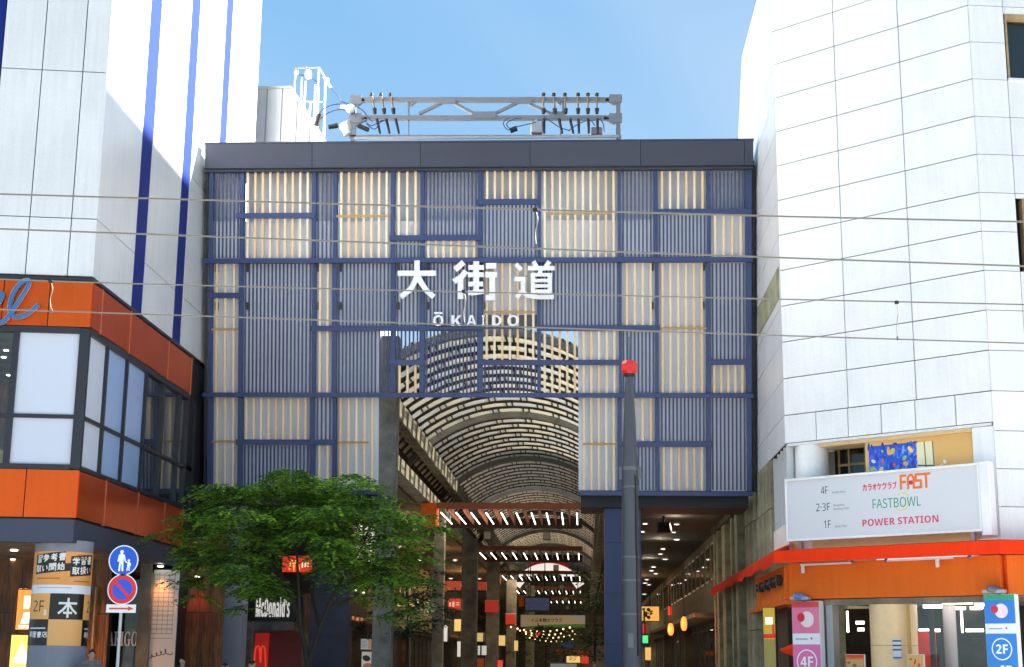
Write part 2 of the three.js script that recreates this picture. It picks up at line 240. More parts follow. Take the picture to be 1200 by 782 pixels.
// ---------- left: white tower with blue stripes above an orange storefront ----------
const XL = -11.55, ZL = -33.25;
const FL = frame(V(XL, 0, ZL), V(0.989, 0, -0.148)), FS = frame(V(XL, 0, ZL), V(0, 0, -1));
const leftBase = V(XL, 0, ZL);
const leftB = thing('corner_building', 'tall white panelled building with blue stripes above an orange-banded glass storefront', 'building', leftBase);
function panelSet(F, us, ys, mats, parent, name = 'facade_panel', gap = 0.024, w0 = 0, th = 0.035) {
  for (let i = 0; i + 1 < us.length; i++) for (let j = 0; j + 1 < ys.length; j++) part(name, fbox(F, us[i] + gap / 2, us[i + 1] - gap / 2, ys[j] + gap / 2, ys[j + 1] - gap / 2, w0 - th, w0), mats[Math.floor(rnd() * mats.length)], parent);
}
const WH = [M.white0, M.white1, M.white2, M.white0];
{
  const TOP = 30, yT = 10.17, ys = [10.2, 11.62, 15.33, 19.04, 22.75, 26.46, TOP], endU = 15.7;
  // structural core behind the panels
  part('wall', [fbox(FS, 0.10, endU - 0.1, yT, TOP - 0.05, -8.5, -0.12)], M.seam, leftB);
  part('wall', [fbox(FL, -9, -0.3, yT, TOP - 0.06, -3, -0.12)], M.seam, leftB);
  part('roof', fbox(FS, 0.05, endU - 0.05, TOP - 0.04, TOP + 0.12, -8.4, -0.05), M.whitePaint, leftB);
  panelSet(FL, [-8.8, -7.85, -6.9, -5.95, -5.0, -4.05, -3.55], ys, WH, leftB);
  panelSet(FL, [-3.5, -2.52, -1.555, -0.59, -0.0], [10.2, 11.62], WH, leftB);
  panelSet(FL, [-2.52, -1.555, -0.59, -0.0], ys.slice(1), WH, leftB);
  panelSet(FL, [-3.5, -2.52], [11.62, 15.1], WH, leftB);
  part('blue_stripe', fbox(FL, -3.5, -2.54, 15.12, TOP, -0.10, -0.03), M.stripe, leftB);
  const st = [[3.05, 3.98], [6.92, 7.77], [10.88, 11.68]];
  for (const [a, b] of st) part('blue_stripe', fbox(FS, a, b, yT + 0.02, TOP, -0.09, -0.02), M.stripe, leftB);
  for (const [a, b] of [[0, 3.04], [3.99, 6.91], [7.78, 10.87], [11.69, endU]]) panelSet(FS, [a, b], ys, WH, leftB);
  // coping where the tower meets the storefront
  part('coping', [fbox(FL, -9, 0.06, 10.09, 10.17, -0.5, 0.06)], M.frameDark, leftB);
  part('coping', [fbox(FS, 0.02, 9.3, 10.09, 10.17, -0.5, 0.055)], M.frameDark, leftB);
  // upper and lower orange bands, panel by panel
  const OR = [M.orange0, M.orange1];
  const bandU = [-7.0, -6.0, -5.0, -4.0, -3.0, -2.0, -0.95, 0.03];
  panelSet(FL, bandU, [8.97, 10.08], OR, leftB, 'fascia_panel', 0.022, 0.03, 0.06);
  panelSet(FL, bandU.map((u) => (u < 0 ? u - 0.2 : u)), [4.53, 5.63], OR, leftB, 'fascia_panel', 0.022, 0.03, 0.06);
  const sx = (list, py) => list.map((p) => FS.at(p, py)[0]);
  const uTop = [0.0, 0.72, 3.0, 6.55, 9.0], uBot = [0.0, 1.95, 4.6, 7.1, 9.0];
  panelSet(FS, uTop, [8.97, 10.08], OR, leftB, 'fascia_panel', 0.05, 0.03, 0.06);
  panelSet(FS, uBot, [4.53, 5.63], OR, leftB, 'fascia_panel', 0.05, 0.03, 0.06);
  for (const u of uTop.slice(1)) part('joint_strip', fbox(FS, u - 0.03, u + 0.03, 8.97, 10.08, -0.02, 0.045), M.copper, leftB);
  for (const u of uBot.slice(1)) part('joint_strip', fbox(FS, u - 0.03, u + 0.03, 4.53, 5.63, -0.02, 0.045), M.copper, leftB);
  part('fascia_backing', [fbox(FL, -7.2, -0.12, 8.95, 10.06, -0.3, -0.05)], M.black, leftB); part('fascia_backing', [fbox(FS, 0.1, 9.0, 8.95, 10.06, -0.3, -0.05)], M.black, leftB);
  part('fascia_backing', [fbox(FL, -7.2, -0.12, 4.5, 5.62, -0.3, -0.05)], M.black, leftB); part('fascia_backing', [fbox(FS, 0.1, 9.0, 4.5, 5.62, -0.3, -0.05)], M.black, leftB);
  // first-floor glazing
  const y0 = 5.66, y1 = 8.95, yt = 6.86;
  const mf = [-6.6, -4.95, -3.3, -1.63, -0.17], ms = [[121.5, 480], [146, 480], [169.5, 480], [190.5, 490], [209.5, 500], [226.5, 520]].map(([x, y]) => FS.at(x, y)[0]).concat(9.0);
  part('corner_post', [fbox(FL, -0.20, 0.02, y0, y1, -0.22, 0.012)], M.frameDark, leftB);
  part('window_sill', [fbox(FL, -7, -0.2, y0 - 0.03, y0 + 0.09, -0.14, 0.035)], M.frameDark, leftB); part('window_sill', [fbox(FS, 0.03, 9, y0 - 0.03, y0 + 0.07, -0.14, 0.035)], M.frameDark, leftB);
  part('window_head', [fbox(FL, -7, -0.2, y1 - 0.13, y1 + 0.015, -0.14, 0.036)], M.frameDark, leftB); part('window_head', [fbox(FS, 0.03, 9, y1 - 0.13, y1 + 0.015, -0.14, 0.036)], M.frameDark, leftB);
  const front = mf.length - 1;
  for (let i = 0; i <= front; i++) { if (i < front) part('mullion', fbox(FL, mf[i] - 0.07, mf[i] + 0.07, y0 + 0.09, y1 - 0.13, -0.12, 0.02), M.frameDark, leftB); if (i) part('transom', fbox(FL, mf[i - 1] + 0.07, mf[i] - 0.07 + (i === front ? 0.04 : 0), yt - 0.045, yt + 0.045, -0.10, 0.012), M.frameDark, leftB); }
  for (let i = 0; i < ms.length; i++) { part('mullion', fbox(FS, ms[i] - 0.06, ms[i] + 0.06, y0 + 0.07, y1 - 0.13, -0.12, 0.02), M.frameDark, leftB); part('transom', fbox(FS, (i ? ms[i - 1] : 0) + 0.06, ms[i] - 0.06, yt - 0.045, yt + 0.045, -0.10, 0.012), M.frameDark, leftB); }
  for (let i = 0; i < front; i++) for (const [a, b] of [[y0 + 0.05, yt], [yt, y1 - 0.1]]) part(i === front - 1 ? 'frosted_and_reflection_pane' : 'pane', fbox(FL, mf[i], mf[i + 1], a, b, -0.06, -0.05), i === front - 1 ? M.filmWhite : M.glass, leftB);
  for (let i = 0; i < ms.length; i++) for (const [a, b] of [[y0 + 0.03, yt], [yt, y1 - 0.1]]) part(i < 3 ? 'frosted_and_reflection_pane' : 'pane', fbox(FS, i ? ms[i - 1] : 0.05, ms[i], a, b, -0.06, -0.05), i < 1 ? M.filmWhite : i < 3 ? M.skyReflectionBlue : M.glass, leftB);
  // room behind the glazing
  part('floor', [fbox(FS, 0.2, 15.5, 5.30, 5.60, -10, -0.32)], M.roomDark, leftB);
  part('ceiling', [fbox(FS, 0.2, 15.5, 8.98, 9.2, -10, -0.32)], M.soffitBeige, leftB);
  part('inner_wall', [fbox(FS, 7.2, 7.4, 5.6, 8.98, -10, -2.2), fbox(FS, 3.2, 7.2, 5.6, 8.98, -9, -8.8)], M.woodWall1, leftB);
  part('inner_wall', [fbox(FS, 9.06, 15.5, 0, 10.08, -6, -0.03)], M.black, leftB);  // black sheet added to give the dark of the recess beside the gate
  const dl = [[7, 411], [4, 419], [10, 440], [204, 476], [204, 484], [216, 490]];
  for (const [px, py] of dl) { const q = onY(px, py, 8.965); part('downlight', new THREE.CylinderGeometry(0.06, 0.06, 0.02, 12).translate(q.x, 8.966, q.z), M.downLight, leftB); }
  part('counter', [fbox(FS, 3, 5.6, 5.6, 6.5, -6, -3)], M.yellow, leftB);
  // underside and ground floor
  part('soffit_edge', [fbox(FL, -7.2, -0.02, 3.98, 4.5, -0.5, 0.0)], M.soffitDark, leftB); part('soffit_edge', [fbox(FS, 0.0, 9.2, 3.98, 4.5, -0.5, -0.01)], M.soffitDark, leftB);
  part('ceiling', [box(-22, XL - 0.45, 4.05, 4.45, ZL - 0.6, -43.6)], M.soffitBeige, leftB);
  for (const [px, py] of [[20, 634], [45, 636], [114, 657], [15, 656]]) { const q = onY(px, py, 4.04); part('downlight', new THREE.CylinderGeometry(0.07, 0.07, 0.02, 12).translate(q.x, 4.04, q.z), M.downLight, leftB); }
  part('pillar', [cyl(-12.0, 0, 4.05, -33.98, 0.648, 0.648, 48)], M.greyPillar, leftB);
  // back wall of the recess, board by board
  const zB = -40.4; let x = -19;
  while (x < -12.95) { const w = 1.2; for (const [a, b] of [[0.1, 2.58], [2.60, 4.05]]) part('wall_board', box(x + 0.006, Math.min(x + w, -12.9) - 0.006, a, b, zB - 0.05, zB), rnd() < 0.5 ? M.woodWall0 : M.woodWall1, leftB); x += w; }
  part('wall', box(-22, -12.9, 0, 4.05, zB - 0.3, zB - 0.055), M.black, leftB);
  // wooden wall facing the street beside the show window
  const xa = onZ(203, 740, -43.4).x, xb = onZ(261, 740, -43.4).x, nb = 4;
  for (let i = 0; i < nb; i++) for (const [a, b] of [[0.1, 2.72], [2.74, 4.9]]) part('wall_board', box(lerp(xa, xb, i / nb) + 0.005, lerp(xa, xb, (i + 1) / nb) - 0.005, a, b, -43.46, -43.4), i % 2 ? M.woodWall0 : M.woodWall1, leftB);
  part('wall', box(-22, -10.95, 0, 5.2, -43.8, -43.47), M.black, leftB);
  // show window with a stone frame
  part('window_pillar', [box(onZ(160, 740, -41).x, onZ(174, 740, -41).x, 0, 4.05, -41.4, -41)], M.concrete, leftB);
  part('window_frame', [box(onZ(113, 740, -41).x, onZ(118, 740, -41).x, 0, 4.05, -41.3, -41), box(onZ(113, 740, -41).x, onZ(174, 740, -41).x, 3.75, 4.05, -41.3, -41.02)], M.brownDark, leftB);
  part('show_window', [box(onZ(118, 740, -41).x, onZ(160, 740, -41).x, 0.3, 3.75, -41.15, -41.14)], M.glassDark, leftB);
  part('display_back', [box(onZ(105, 740, -42.6).x, onZ(174, 740, -42.6).x, 0, 4.05, -42.7, -42.6)], M.black, leftB);
  const font = await new FontLoader().loadAsync('fonts/droid/droid_serif_bold.typeface.json');
  const q0 = onZ(125, 757, -41.1), q1 = onZ(168, 757, -41.1), tg = new TextGeometry('ARIGOT', { font, size: 0.42, depth: 0.02, curveSegments: 4 }); tg.computeBoundingBox();
  const k = (q1.x - q0.x) / tg.boundingBox.max.x; part('lettering', tg.scale(k, 0.92, 1).translate(q0.x, q0.y, -41.09), std('letterPale', [0.55, 0.56, 0.6], { roughness: 0.5 }), leftB);
  // white sheet with handwriting beside the window
  const s0 = onZ(172, 668, -41.2), s1 = onZ(203, 790, -41.2);
  part('script_panel', box(s0.x, s1.x, 0.05, s0.y, -41.28, -41.2), M.whitePaint, leftB);
  const script = print(256, 1024, (c, w, h) => {
    c.fillStyle = '#d9d4cb'; c.fillRect(0, 0, w, h); c.strokeStyle = '#6e6a66'; c.lineWidth = 3;
    for (let r = 0; r < 15; r++) { const y = 30 + r * 34; c.beginPath(); for (let i = 0; i < 40; i++) c.lineTo(16 + i * 5.7, y + Math.sin(i * 1.7 + r) * (r % 3 ? 3 : 9)); c.stroke(); }
    for (let v = 0; v < 6; v++) { c.beginPath(); c.moveTo(20 + v * 42, 10); c.lineTo(20 + v * 42, 470); c.stroke(); }
    c.strokeStyle = '#2c2a2a'; c.lineWidth = 6; c.beginPath(); for (let i = 0; i < 160; i++) { const a = i * 0.2; c.lineTo(24 + i * 1.15 + 12 * Math.sin(a), 655 - i * 0.35 + Math.cos(a) * (8 + 14 * Math.pow(i / 160, 2))); } c.quadraticCurveTo(236, 640, 246, 610); c.stroke();
  });
  part('handwriting', new THREE.PlaneGeometry(s1.x - s0.x - 0.04, s0.y - 0.1).translate((s0.x + s1.x) / 2, (s0.y + 0.05) / 2, -41.196), script, leftB);
  part('door_frame', [box(onZ(107.6, 740, -40.2).x, onZ(109.4, 740, -40.2).x, 0, 3.3, -40.35, -40.2)], M.tan, leftB);
  for (const [px, py, c, i] of [[188, 664, 0xffa050, 1.0], [231, 676, 0xff4420, 0.5]]) { const q = onZ(px, py, px < 200 ? -40.95 : -43.1); part('downlight', new THREE.CylinderGeometry(0.08, 0.08, 0.03, 12).translate(q.x, Math.min(q.y, 4.02), q.z), M.downLight, leftB); const l = new THREE.SpotLight(c, i, 0, 0.6, 0.8); l.position.set(q.x, Math.min(q.y, 4.0) - 0.06, q.z); l.target.position.set(q.x, 0, q.z - 0.6); l.castShadow = true; l.shadow.radius = 4; l.name = 'downlight_lamp'; scene.add(l, l.target); }
  for (const q of [V(-14.2, 3.9, -36.6), V(-13.0, 3.9, -38.6)]) { part('downlight', new THREE.CylinderGeometry(0.09, 0.09, 0.03, 12).translate(q.x, 4.03, q.z), M.downLight, leftB); const l = new THREE.SpotLight(0xffb066, 6, 0, 1.1, 0.7); l.position.copy(q).setY(3.98); l.target.position.set(q.x, 0, q.z); l.castShadow = true; l.shadow.radius = 4; l.name = 'downlight_lamp'; scene.add(l, l.target); }
}
{ // cursive sign on the upper band: the end of a word in outlined script letters
  const t = thing('script_sign', 'pale blue outlined cursive letters on the orange upper band', 'sign', FL.P(-1.6, 9.3, 0.05));
  const P = (px, py, w) => { const [u, y] = FL.at(px, py, w); return FL.P(u, y, w); };
  const ell = [[-6, 379], [4, 377], [13, 366], [24, 350], [33, 335], [34, 329.5], [29, 329], [20, 336], [13, 350], [11, 362], [14, 370], [24, 371.5], [36, 365], [45, 357]], ee = [[-16, 368], [-8, 362], [0, 352], [2, 345], [-3, 343], [-10, 352], [-12, 366], [-6, 378]];
  const mk = (list, r, w) => tube(list.map(([x, y]) => P(x, y, w)), r, 60, 8);
  const a = part('letter', mk(ell, 0.040, 0.15), std('scriptBlue', [0.03, 0.16, 0.42], { roughness: 0.25 }), t), b = part('letter', mk(ee, 0.040, 0.16), M.scriptBlue, t);
  part('letter_edge', mk(ell, 0.066, 0.10), M.steel, a); part('letter_edge', mk(ee, 0.066, 0.11), M.steel, b);
  
}
{ // printed wrap round the pillar
  const cx = -12.0, cz = -33.98, R = 0.654, a0 = onZ(62, 648, -33.85).y, a1 = onZ(62, 757, -33.85).y;
  const W = 1024, H = Math.round(W * (a0 - a1) / (Math.PI * R));
  const img = print(W, H, (c) => {
    const yy = (p) => (p - 648) / 109 * H; // photograph rows to canvas rows
    c.fillStyle = '#fba653'; c.fillRect(0, 0, W, H);
    c.fillStyle = '#171514'; c.save(); c.transform(1, -0.10, 0, 1, 0, 34);
    c.fillRect(150, yy(650), 380, yy(673) - yy(650)); c.fillRect(590, yy(656), 330, yy(680) - yy(656)); c.fillRect(480, yy(664), 170, yy(673) - yy(664));
    kj(c, '習参考書', 170, yy(651), 84, '#f4efe6', 15, 1); kj(c, '取い開始', 160, yy(662.5), 84, '#f4efe6', 15, 1);
    kj(c, '学習書', 610, yy(657.5), 88, '#f4efe6', 15, 1); kj(c, '取扱い', 610, yy(669), 88, '#f4efe6', 15, 1);
    c.restore();
    kj(c, '明屋店', 660, yy(651), 56, '#5a2e10', 9); c.fillStyle = '#5a2e10'; c.fillRect(180, yy(679), 300, 8); c.fillRect(640, yy(682), 240, 8);
    c.fillStyle = '#f0f0f4'; c.fillRect(0, yy(687), W, yy(697) - yy(687)); c.fillStyle = '#8f93a3'; c.fillRect(200, yy(690), 420, 6);
    const cells = [[0, 390, '#fbb660', '#161413'], [390, 800, '#161413', '#fdba6c'], [800, 1024, '#fbb660', '#161413']];
    for (const [x0, x1, ca, cb] of cells) { c.fillStyle = ca; c.fillRect(x0, yy(697), x1 - x0, yy(727) - yy(697)); c.fillStyle = cb; c.fillRect(x0, yy(727), x1 - x0, H); }
    c.fillStyle = '#2b1c10'; c.font = '170px sans-serif'; c.fillText('2F', 150, yy(718)); c.fillText('2F', 860, yy(718));
    c.fillStyle = '#f4f1ea'; c.fillRect(330, yy(716), 26, 60);
    kj(c, '本', 480, yy(701.5), 230, '#f4f1ea', 11);
    for (const x0 of [110, 850]) { kj(c, '明屋書店', x0, yy(741), 64, '#f4f1ea', 14); c.fillStyle = '#f4f1ea'; c.fillRect(x0, yy(736.5), 250, 14); }
  }, { roughness: 0.35 });
  const g = new THREE.CylinderGeometry(R, R, a0 - a1, 48, 1, true, -Math.PI * 0.5 + 0.35, Math.PI).translate(cx, (a0 + a1) / 2, cz);
  tag(part('pillar_poster', g, img), 'orange and black bookshop advertisement wrapped round the grey pillar', 'poster');
}
{ // two glowing posters behind the pillar
  const mk = (x0, y0, x1, y1, z, draw, label) => { const a = onZ(x0, y0, z), b = onZ(x1, y1, z), t = thing('lightbox_poster', label, 'poster', V((a.x + b.x) / 2, b.y, z)); part('case', bx(b.x - a.x, a.y - b.y, 0.12, 0.02).translate((a.x + b.x) / 2, (a.y + b.y) / 2, z - 0.07), M.black, t); part('print', new THREE.PlaneGeometry(b.x - a.x - 0.06, a.y - b.y - 0.06).translate((a.x + b.x) / 2, (a.y + b.y) / 2, z - 0.006), print(256, 400, draw, { emissiveIntensity: 0.65 * 0.3, roughness: 0.4 }), t); };
  mk(20, 690, 46, 740, -36, (c, w, h) => { c.fillStyle = '#e8822e'; c.fillRect(0, 0, w, h); c.fillStyle = '#f3c68e'; c.beginPath(); c.arc(160, 120, 60, 0, 7); c.fill(); c.fillStyle = '#fff3df'; c.fillRect(70, 60, 60, 130); c.beginPath(); c.moveTo(80, 230); c.lineTo(190, 220); c.lineTo(230, 330); c.lineTo(50, 340); c.fill(); c.fillStyle = '#f6e6c8'; c.fillRect(30, 352, 190, 34); }, 'orange glowing poster behind the advertising pillar, upper of two');
  mk(12, 743, 42, 800, -36, (c, w, h) => { c.fillStyle = '#e9cf5a'; c.fillRect(0, 0, w, h); c.fillStyle = '#f7f0d0'; c.beginPath(); c.moveTo(20, 240); c.lineTo(110, 60); c.lineTo(160, 180); c.lineTo(240, 30); c.lineTo(240, 260); c.fill(); c.fillStyle = '#9fc3d9'; c.fillRect(160, 70, 50, 40); c.fillStyle = '#c7a63c'; c.fillRect(20, 290, 210, 26); c.fillRect(20, 330, 150, 18); }, 'yellow glowing poster behind the advertising pillar, lower of two');
}
{ // pale dress on a stand in the show window
  const q = onZ(151, 760, -41.8), t = thing('dress_form', 'pale dress displayed on a stand in the show window', 'mannequin', V(q.x, 0.3, q.z));
  part('dress', new THREE.LatheGeometry([[0.46, 0], [0.40, 0.5], [0.27, 1.0], [0.17, 1.35], [0.20, 1.55], [0.21, 1.72], [0.12, 1.86], [0.05, 1.92]].map(([r, y]) => new THREE.Vector2(r, y)), 24).translate(q.x, 0.35, q.z), std('dressPale', [0.55, 0.62, 0.70], { roughness: 0.8 }), t);
  part('neck', cyl(q.x, 2.25, 2.42, q.z, 0.06, 0.05), M.tan, t);
  part('base', cyl(q.x, 0.3, 0.34, q.z, 0.28, 0.28), M.steelDark, t);
}
// ---------- white building behind, left of the gate roof ----------
{
  const F = frame(V(-13, 0, -50.5), V(1, 0, 0)), t = thing('annex_building', 'low white panelled building with a sloping side behind the gate roof', 'building', V(-9, 0, -50.5));
  const a = F.at(298, 104)[0], tops = F.at(298, 104)[1], b = F.at(341, 104)[0], c = F.at(386, 175)[0], yb = 5, ylow = F.at(386, 175)[1];
  const sl = (u) => (u <= b ? tops : tops - (u - b) * (tops - ylow) / (c - b));
  const us = [a - 1, a, ...[311, 329, 347, 363].map((p) => F.at(p, 150)[0]), c, c + 1.2];
  for (let i = 0; i + 1 < us.length; i++) { const g = 0.015, u0 = us[i] + g, u1 = us[i + 1] - g, pts = [[u0, yb], [u1, yb], [u1, sl(u1)]]; if (b > u0 && b < u1) pts.push([b, sl(b)]); pts.push([u0, sl(u0)]); part('facade_panel', new THREE.ExtrudeGeometry(new THREE.Shape(pts.map(([x, y]) => new THREE.Vector2(x, y))), { depth: 0.05, bevelEnabled: false }).translate(-13, 0, -50.55), WH[i % 4], t); }
  const ed = [[us[0], yb], [c + 1.1, yb], [c + 1.1, sl(c + 1.1)], [b, tops], [us[0], tops]];
  part('wall', new THREE.ExtrudeGeometry(new THREE.Shape(ed.map(([x, y]) => new THREE.Vector2(x, y - 0.02))), { depth: 12, bevelEnabled: false }).translate(-13, 0, -62.6), M.whitePaint, t);
  part('coping', [bar(V(-13 + us[0], tops + 0.03, -50.6), V(-13 + b, tops + 0.03, -50.6), 0.1, 0.3), bar(V(-13 + b, tops + 0.03, -50.6), V(-13 + c + 1.1, sl(c + 1.1) + 0.03, -50.6), 0.1, 0.3)], M.whitePaint, t);
}
{ // caged ladder-like frame with lamps on that roof
  const z = -51, P = (x, y, dz = 0) => { const q = onZ(x, y, z); q.z += dz; return q; }, t = thing('roof_frame', 'white pipe frame with cables on the sloping white roof', 'frame', P(362, 150));
  for (const [x, y0, y1, d] of [[346, 82, 112, 0], [350, 84, 118, -0.6], [358, 95, 122, 0], [366, 92, 136, -0.6], [373.5, 79, 146, 0], [378, 84, 150, -0.6], [362, 116, 134, -0.3]]) part('upright', rod(P(x, y0, d), P(x - 2, y1 + 10, d), 0.035), M.whitePaint, t);
  part('rail', [rod(P(345, 80), P(374, 79), 0.025), rod(P(350, 115, -0.3), P(376, 116, -0.3), 0.03), rod(P(373.5, 79), P(379, 86, -0.6), 0.03)], M.steel, t);
  for (const [x, y, r] of [[361, 87, 0.17], [383, 95, 0.12], [347, 85, 0.11]]) part('lamp_head', new THREE.SphereGeometry(r, 12, 8).scale(0.8, 1.2, 0.8).translate(P(x, y).x, P(x, y).y, z), M.whitePaint, t);
  part('bracket', [rod(P(358, 79), P(364, 92), 0.05), rod(P(379, 90), P(388, 103), 0.05)], M.steel, t);
  const cb = (l, r = 0.018) => tube(l.map(([x, y, d]) => P(x, y, d ?? 0)), r, 30, 5);
  part('cable', [cb([[387, 102], [396, 113], [401, 122]]), cb([[347, 88], [353, 88], [360, 90]]), cb([[366, 92], [371, 96], [374, 97]])], M.cable, t);
}
// ---------- right: white panelled corner building ----------
const XR = 5.17, RA = V(XR, 0, -37.85);
const FC = frame(RA, V(0.763, 0, 0.647)), CW = 5.61;
const RB = FC.P(CW, 0), FR = frame(RB, V(0.992, 0, -0.125)), FW = frame(V(XR, 0, -47), V(0, 0, 1));
const rightB = thing('white_corner_building', 'white panelled corner building with a chamfered front and a red awning band', 'building', RA.clone());
{
  const yS = [6.95, 7.68]; for (let k = 1; k < 19; k++) yS.push(7.68 + 0.962 * k); const TOP = yS[yS.length - 1], uw = 47 - 37.85;
  const Y2 = yS.slice(1), HS = 20.75, YS = Y2.filter((y) => y < HS - 0.5).concat(HS);
  panelSet(FC, [0, 1.855, 3.71, CW], Y2, WH, rightB);
  panelSet(FC, [0, 0.92, 1.83, 2.75, 3.66, 4.70, CW], yS.slice(0, 2), WH, rightB);
  // front to the right, panels left out where the two windows are
  const e1 = FR.at(1178, 50)[0], fu = [0, e1, e1 + 2.6, e1 + 5.2], wins = [[e1 + 0.03, 2.2, onPl(1190, 92, RB, FR.n).y, onPl(1190, 17, RB, FR.n).y], [e1 + 0.16, 2.2, onPl(1196, 315, RB, FR.n).y, onPl(1196, 233, RB, FR.n).y]];
  const fy = [4.1, 5.0, 5.87, 6.75, 7.68, ...Y2.slice(1)];
  for (let i = 0; i < 3; i++) for (let j = 0; j + 1 < fy.length; j++) {
    const g = 0.008; let a = fy[j] + g, b = fy[j + 1] - g; const u0 = fu[i] + g, u1 = fu[i + 1] - g;
    if (i === 1) for (const w of wins) { if (a < w[3] && b > w[2]) { if (b > w[3]) a = Math.max(a, w[3] + g); else if (a < w[2]) b = Math.min(b, w[2] - g); else a = b; } }
    if (b - a > 0.05) part('facade_panel', fbox(FR, u0, u1, a, b, -0.035, 0), WH[Math.floor(rnd() * 4)], rightB);
  }
  for (const [u0, w, a, b] of wins) {
    const f = part('window', [fbox(FR, u0, u0 + w, b - 0.14, b, -0.2, 0.012), fbox(FR, u0, u0 + 0.05, a, b - 0.14, -0.2, -0.01), fbox(FR, u0 + w - 0.05, u0 + w, a, b - 0.14, -0.2, -0.01)], M.tan, rightB);
    part('sill', fbox(FR, u0 - 0.02, u0 + w, a - 0.07, a - 0.012, -0.2, 0.06), M.whitePaint, f); part('pane', fbox(FR, u0 + 0.05, u0 + w - 0.05, a, b - 0.14, -0.14, -0.13), M.glassDark, f);
    part('blind', fbox(FR, u0 + 0.05, u0 + w - 0.05, a, b - 0.14, -0.36, -0.33), M.steelDark, f);
  }
  // side along the arcade
  const wu = [uw - 9.15, uw - 7.3, uw - 5.5, uw - 3.66, uw - 1.83, uw];
  const notch = [onX(884, 340, XR).y, onX(909, 272, XR).y];
  // the side wall stops at its own roof line and slopes down at the back
  panelSet(FW, wu.slice(1), YS, WH, rightB);
  panelSet(FW, wu.slice(0, 2), YS.filter((y) => y < 18.4), WH, rightB);
  { const yq = YS.filter((y) => y < 18.4).pop(), s = new THREE.Shape([[0.01, yq + 0.012], [wu[1] - 0.012, yq + 0.012], [wu[1] - 0.012, HS], [1.6, HS - 0.05], [0.01, 18.6]].map(([x, y]) => new THREE.Vector2(x, y))); part('facade_panel', new THREE.ExtrudeGeometry(s, { depth: 0.035, bevelEnabled: false }).translate(0, 0, -0.035).applyMatrix4(new THREE.Matrix4().makeBasis(FW.u, V(0, 1, 0), FW.n).setPosition(FW.P(0, 0, 0))), M.white0, rightB); }
  part('roof', [fbox(FW, 0.6, uw - 0.5, HS - 0.3, HS - 0.02, -4.2, -0.08)], M.whitePaint, rightB);
  part('added_shade_tower', box(9.5, 24, 6.6, 28.6, -50, -38.2), M.whitePaint, rightB);  // unseen upper block, sized so its shadow edge crosses the left tower
  panelSet(FW, wu, [6.95, 7.68], WH, rightB);
  part('slot_window', fbox(FW, uw - 5.0, uw - 0.25, 10.85, 11.7, -0.02, 0.02), M.olive, rightB, 'narrow dark slot window in the white side wall');
  // core
  part('wall', [fbox(FC, 0.1, CW - 0.1, 6.97, TOP - 0.1, -0.6, -0.05)], M.seam, rightB);
  part('wall', [fbox(FW, 0.3, uw - 0.15, 6.97, 18.3, -4.2, -0.06), fbox(FW, 2.2, uw - 0.15, 18.3, HS - 0.31, -4.2, -0.06)], M.seam, rightB);
  part('wall', [fbox(FR, 0.12, e1, 4.1, TOP - 0.14, -3, -0.055), fbox(FR, e1, e1 + 6, 4.1, TOP - 0.14, -3, -0.4)], M.seam, rightB);
  part('roof', [box(10.2, 16, TOP - 0.1, TOP + 0.1, -38.1, -36)], M.whitePaint, rightB);
  // second-floor window band: recess between two round columns
  const yb = 4.25, yh = 6.93;
  part('band_soffit', fbox(FC, 0.05, CW - 0.05, yh - 0.05, yh + 0.015, -1.6, -0.01), M.whitePaint, rightB);
  part('column', new THREE.CylinderGeometry(0.42, 0.42, yh - yb, 36).translate(...FC.P(0.50, (yb + yh) / 2, -0.44).toArray()), M.white2, rightB);
  part('column', fbox(FC, CW - 0.56, CW - 0.01, yb, yh - 0.05, -0.5, -0.008, 0.05), M.white0, rightB);
  part('sill_wall', [fbox(FC, 0.0, CW, 4.15, 4.9, -1.4, -0.05)], M.sandTan, rightB);
  const gu = [0.92, 1.22, 1.58, 2.02, 2.14, 5.05];
  for (const u of [0.95, 1.24, 1.7, 2.05]) part('mullion', fbox(FC, u - 0.025, u + 0.025, 4.9, yh - 0.05, -1.05, -0.99), M.tan, rightB);
  part('transom', fbox(FC, 0.92, 2.05, 6.38, 6.44, -1.05, -0.985), M.tan, rightB);
  part('pane', fbox(FC, 0.9, 2.05, 4.9, yh - 0.05, -1.03, -1.02), M.glassDark, rightB); part('room_back', fbox(FC, 0.5, 5.1, 4.5, yh - 0.05, -1.6, -1.55), M.roomDark, rightB);
  part('window_head', fbox(FC, 0.92, 5.05, 6.80, yh - 0.05, -0.9, -0.16), M.sandTan, rightB);
  const pic = print(1024, 512, (c, w, h) => { // coloured window picture: plain patches of glass colour and a beige drawing
    c.fillStyle = '#f0bf72'; c.fillRect(0, 0, w, h); c.fillStyle = '#2c58d8'; c.fillRect(30, 26, 450, 480); let s = 5; const r = () => (s = (s * 16807) % 2147483647) / 2147483647;
    for (let i = 0; i < 300; i++) { c.fillStyle = ['#2450d0', '#3a78f0', '#5494ff', '#1d40b0', '#5a6ae0'][i % 5]; c.beginPath(); c.ellipse(30 + r() * 450, 26 + r() * 480, 5 + r() * 24, 4 + r() * 12, r() * 3, 0, 7); c.fill(); }
    for (let i = 0; i < 64; i++) { c.fillStyle = ['#f2c04a', '#f2f4fa', '#a4d058', '#ec6a3a', '#ffe67a', '#ffd8cc', '#7fb6f0'][i % 7]; c.beginPath(); c.ellipse(60 + r() * 390, 50 + r() * 430, 6 + r() * 17, 6 + r() * 24, r() * 3, 0, 7); c.fill(); }
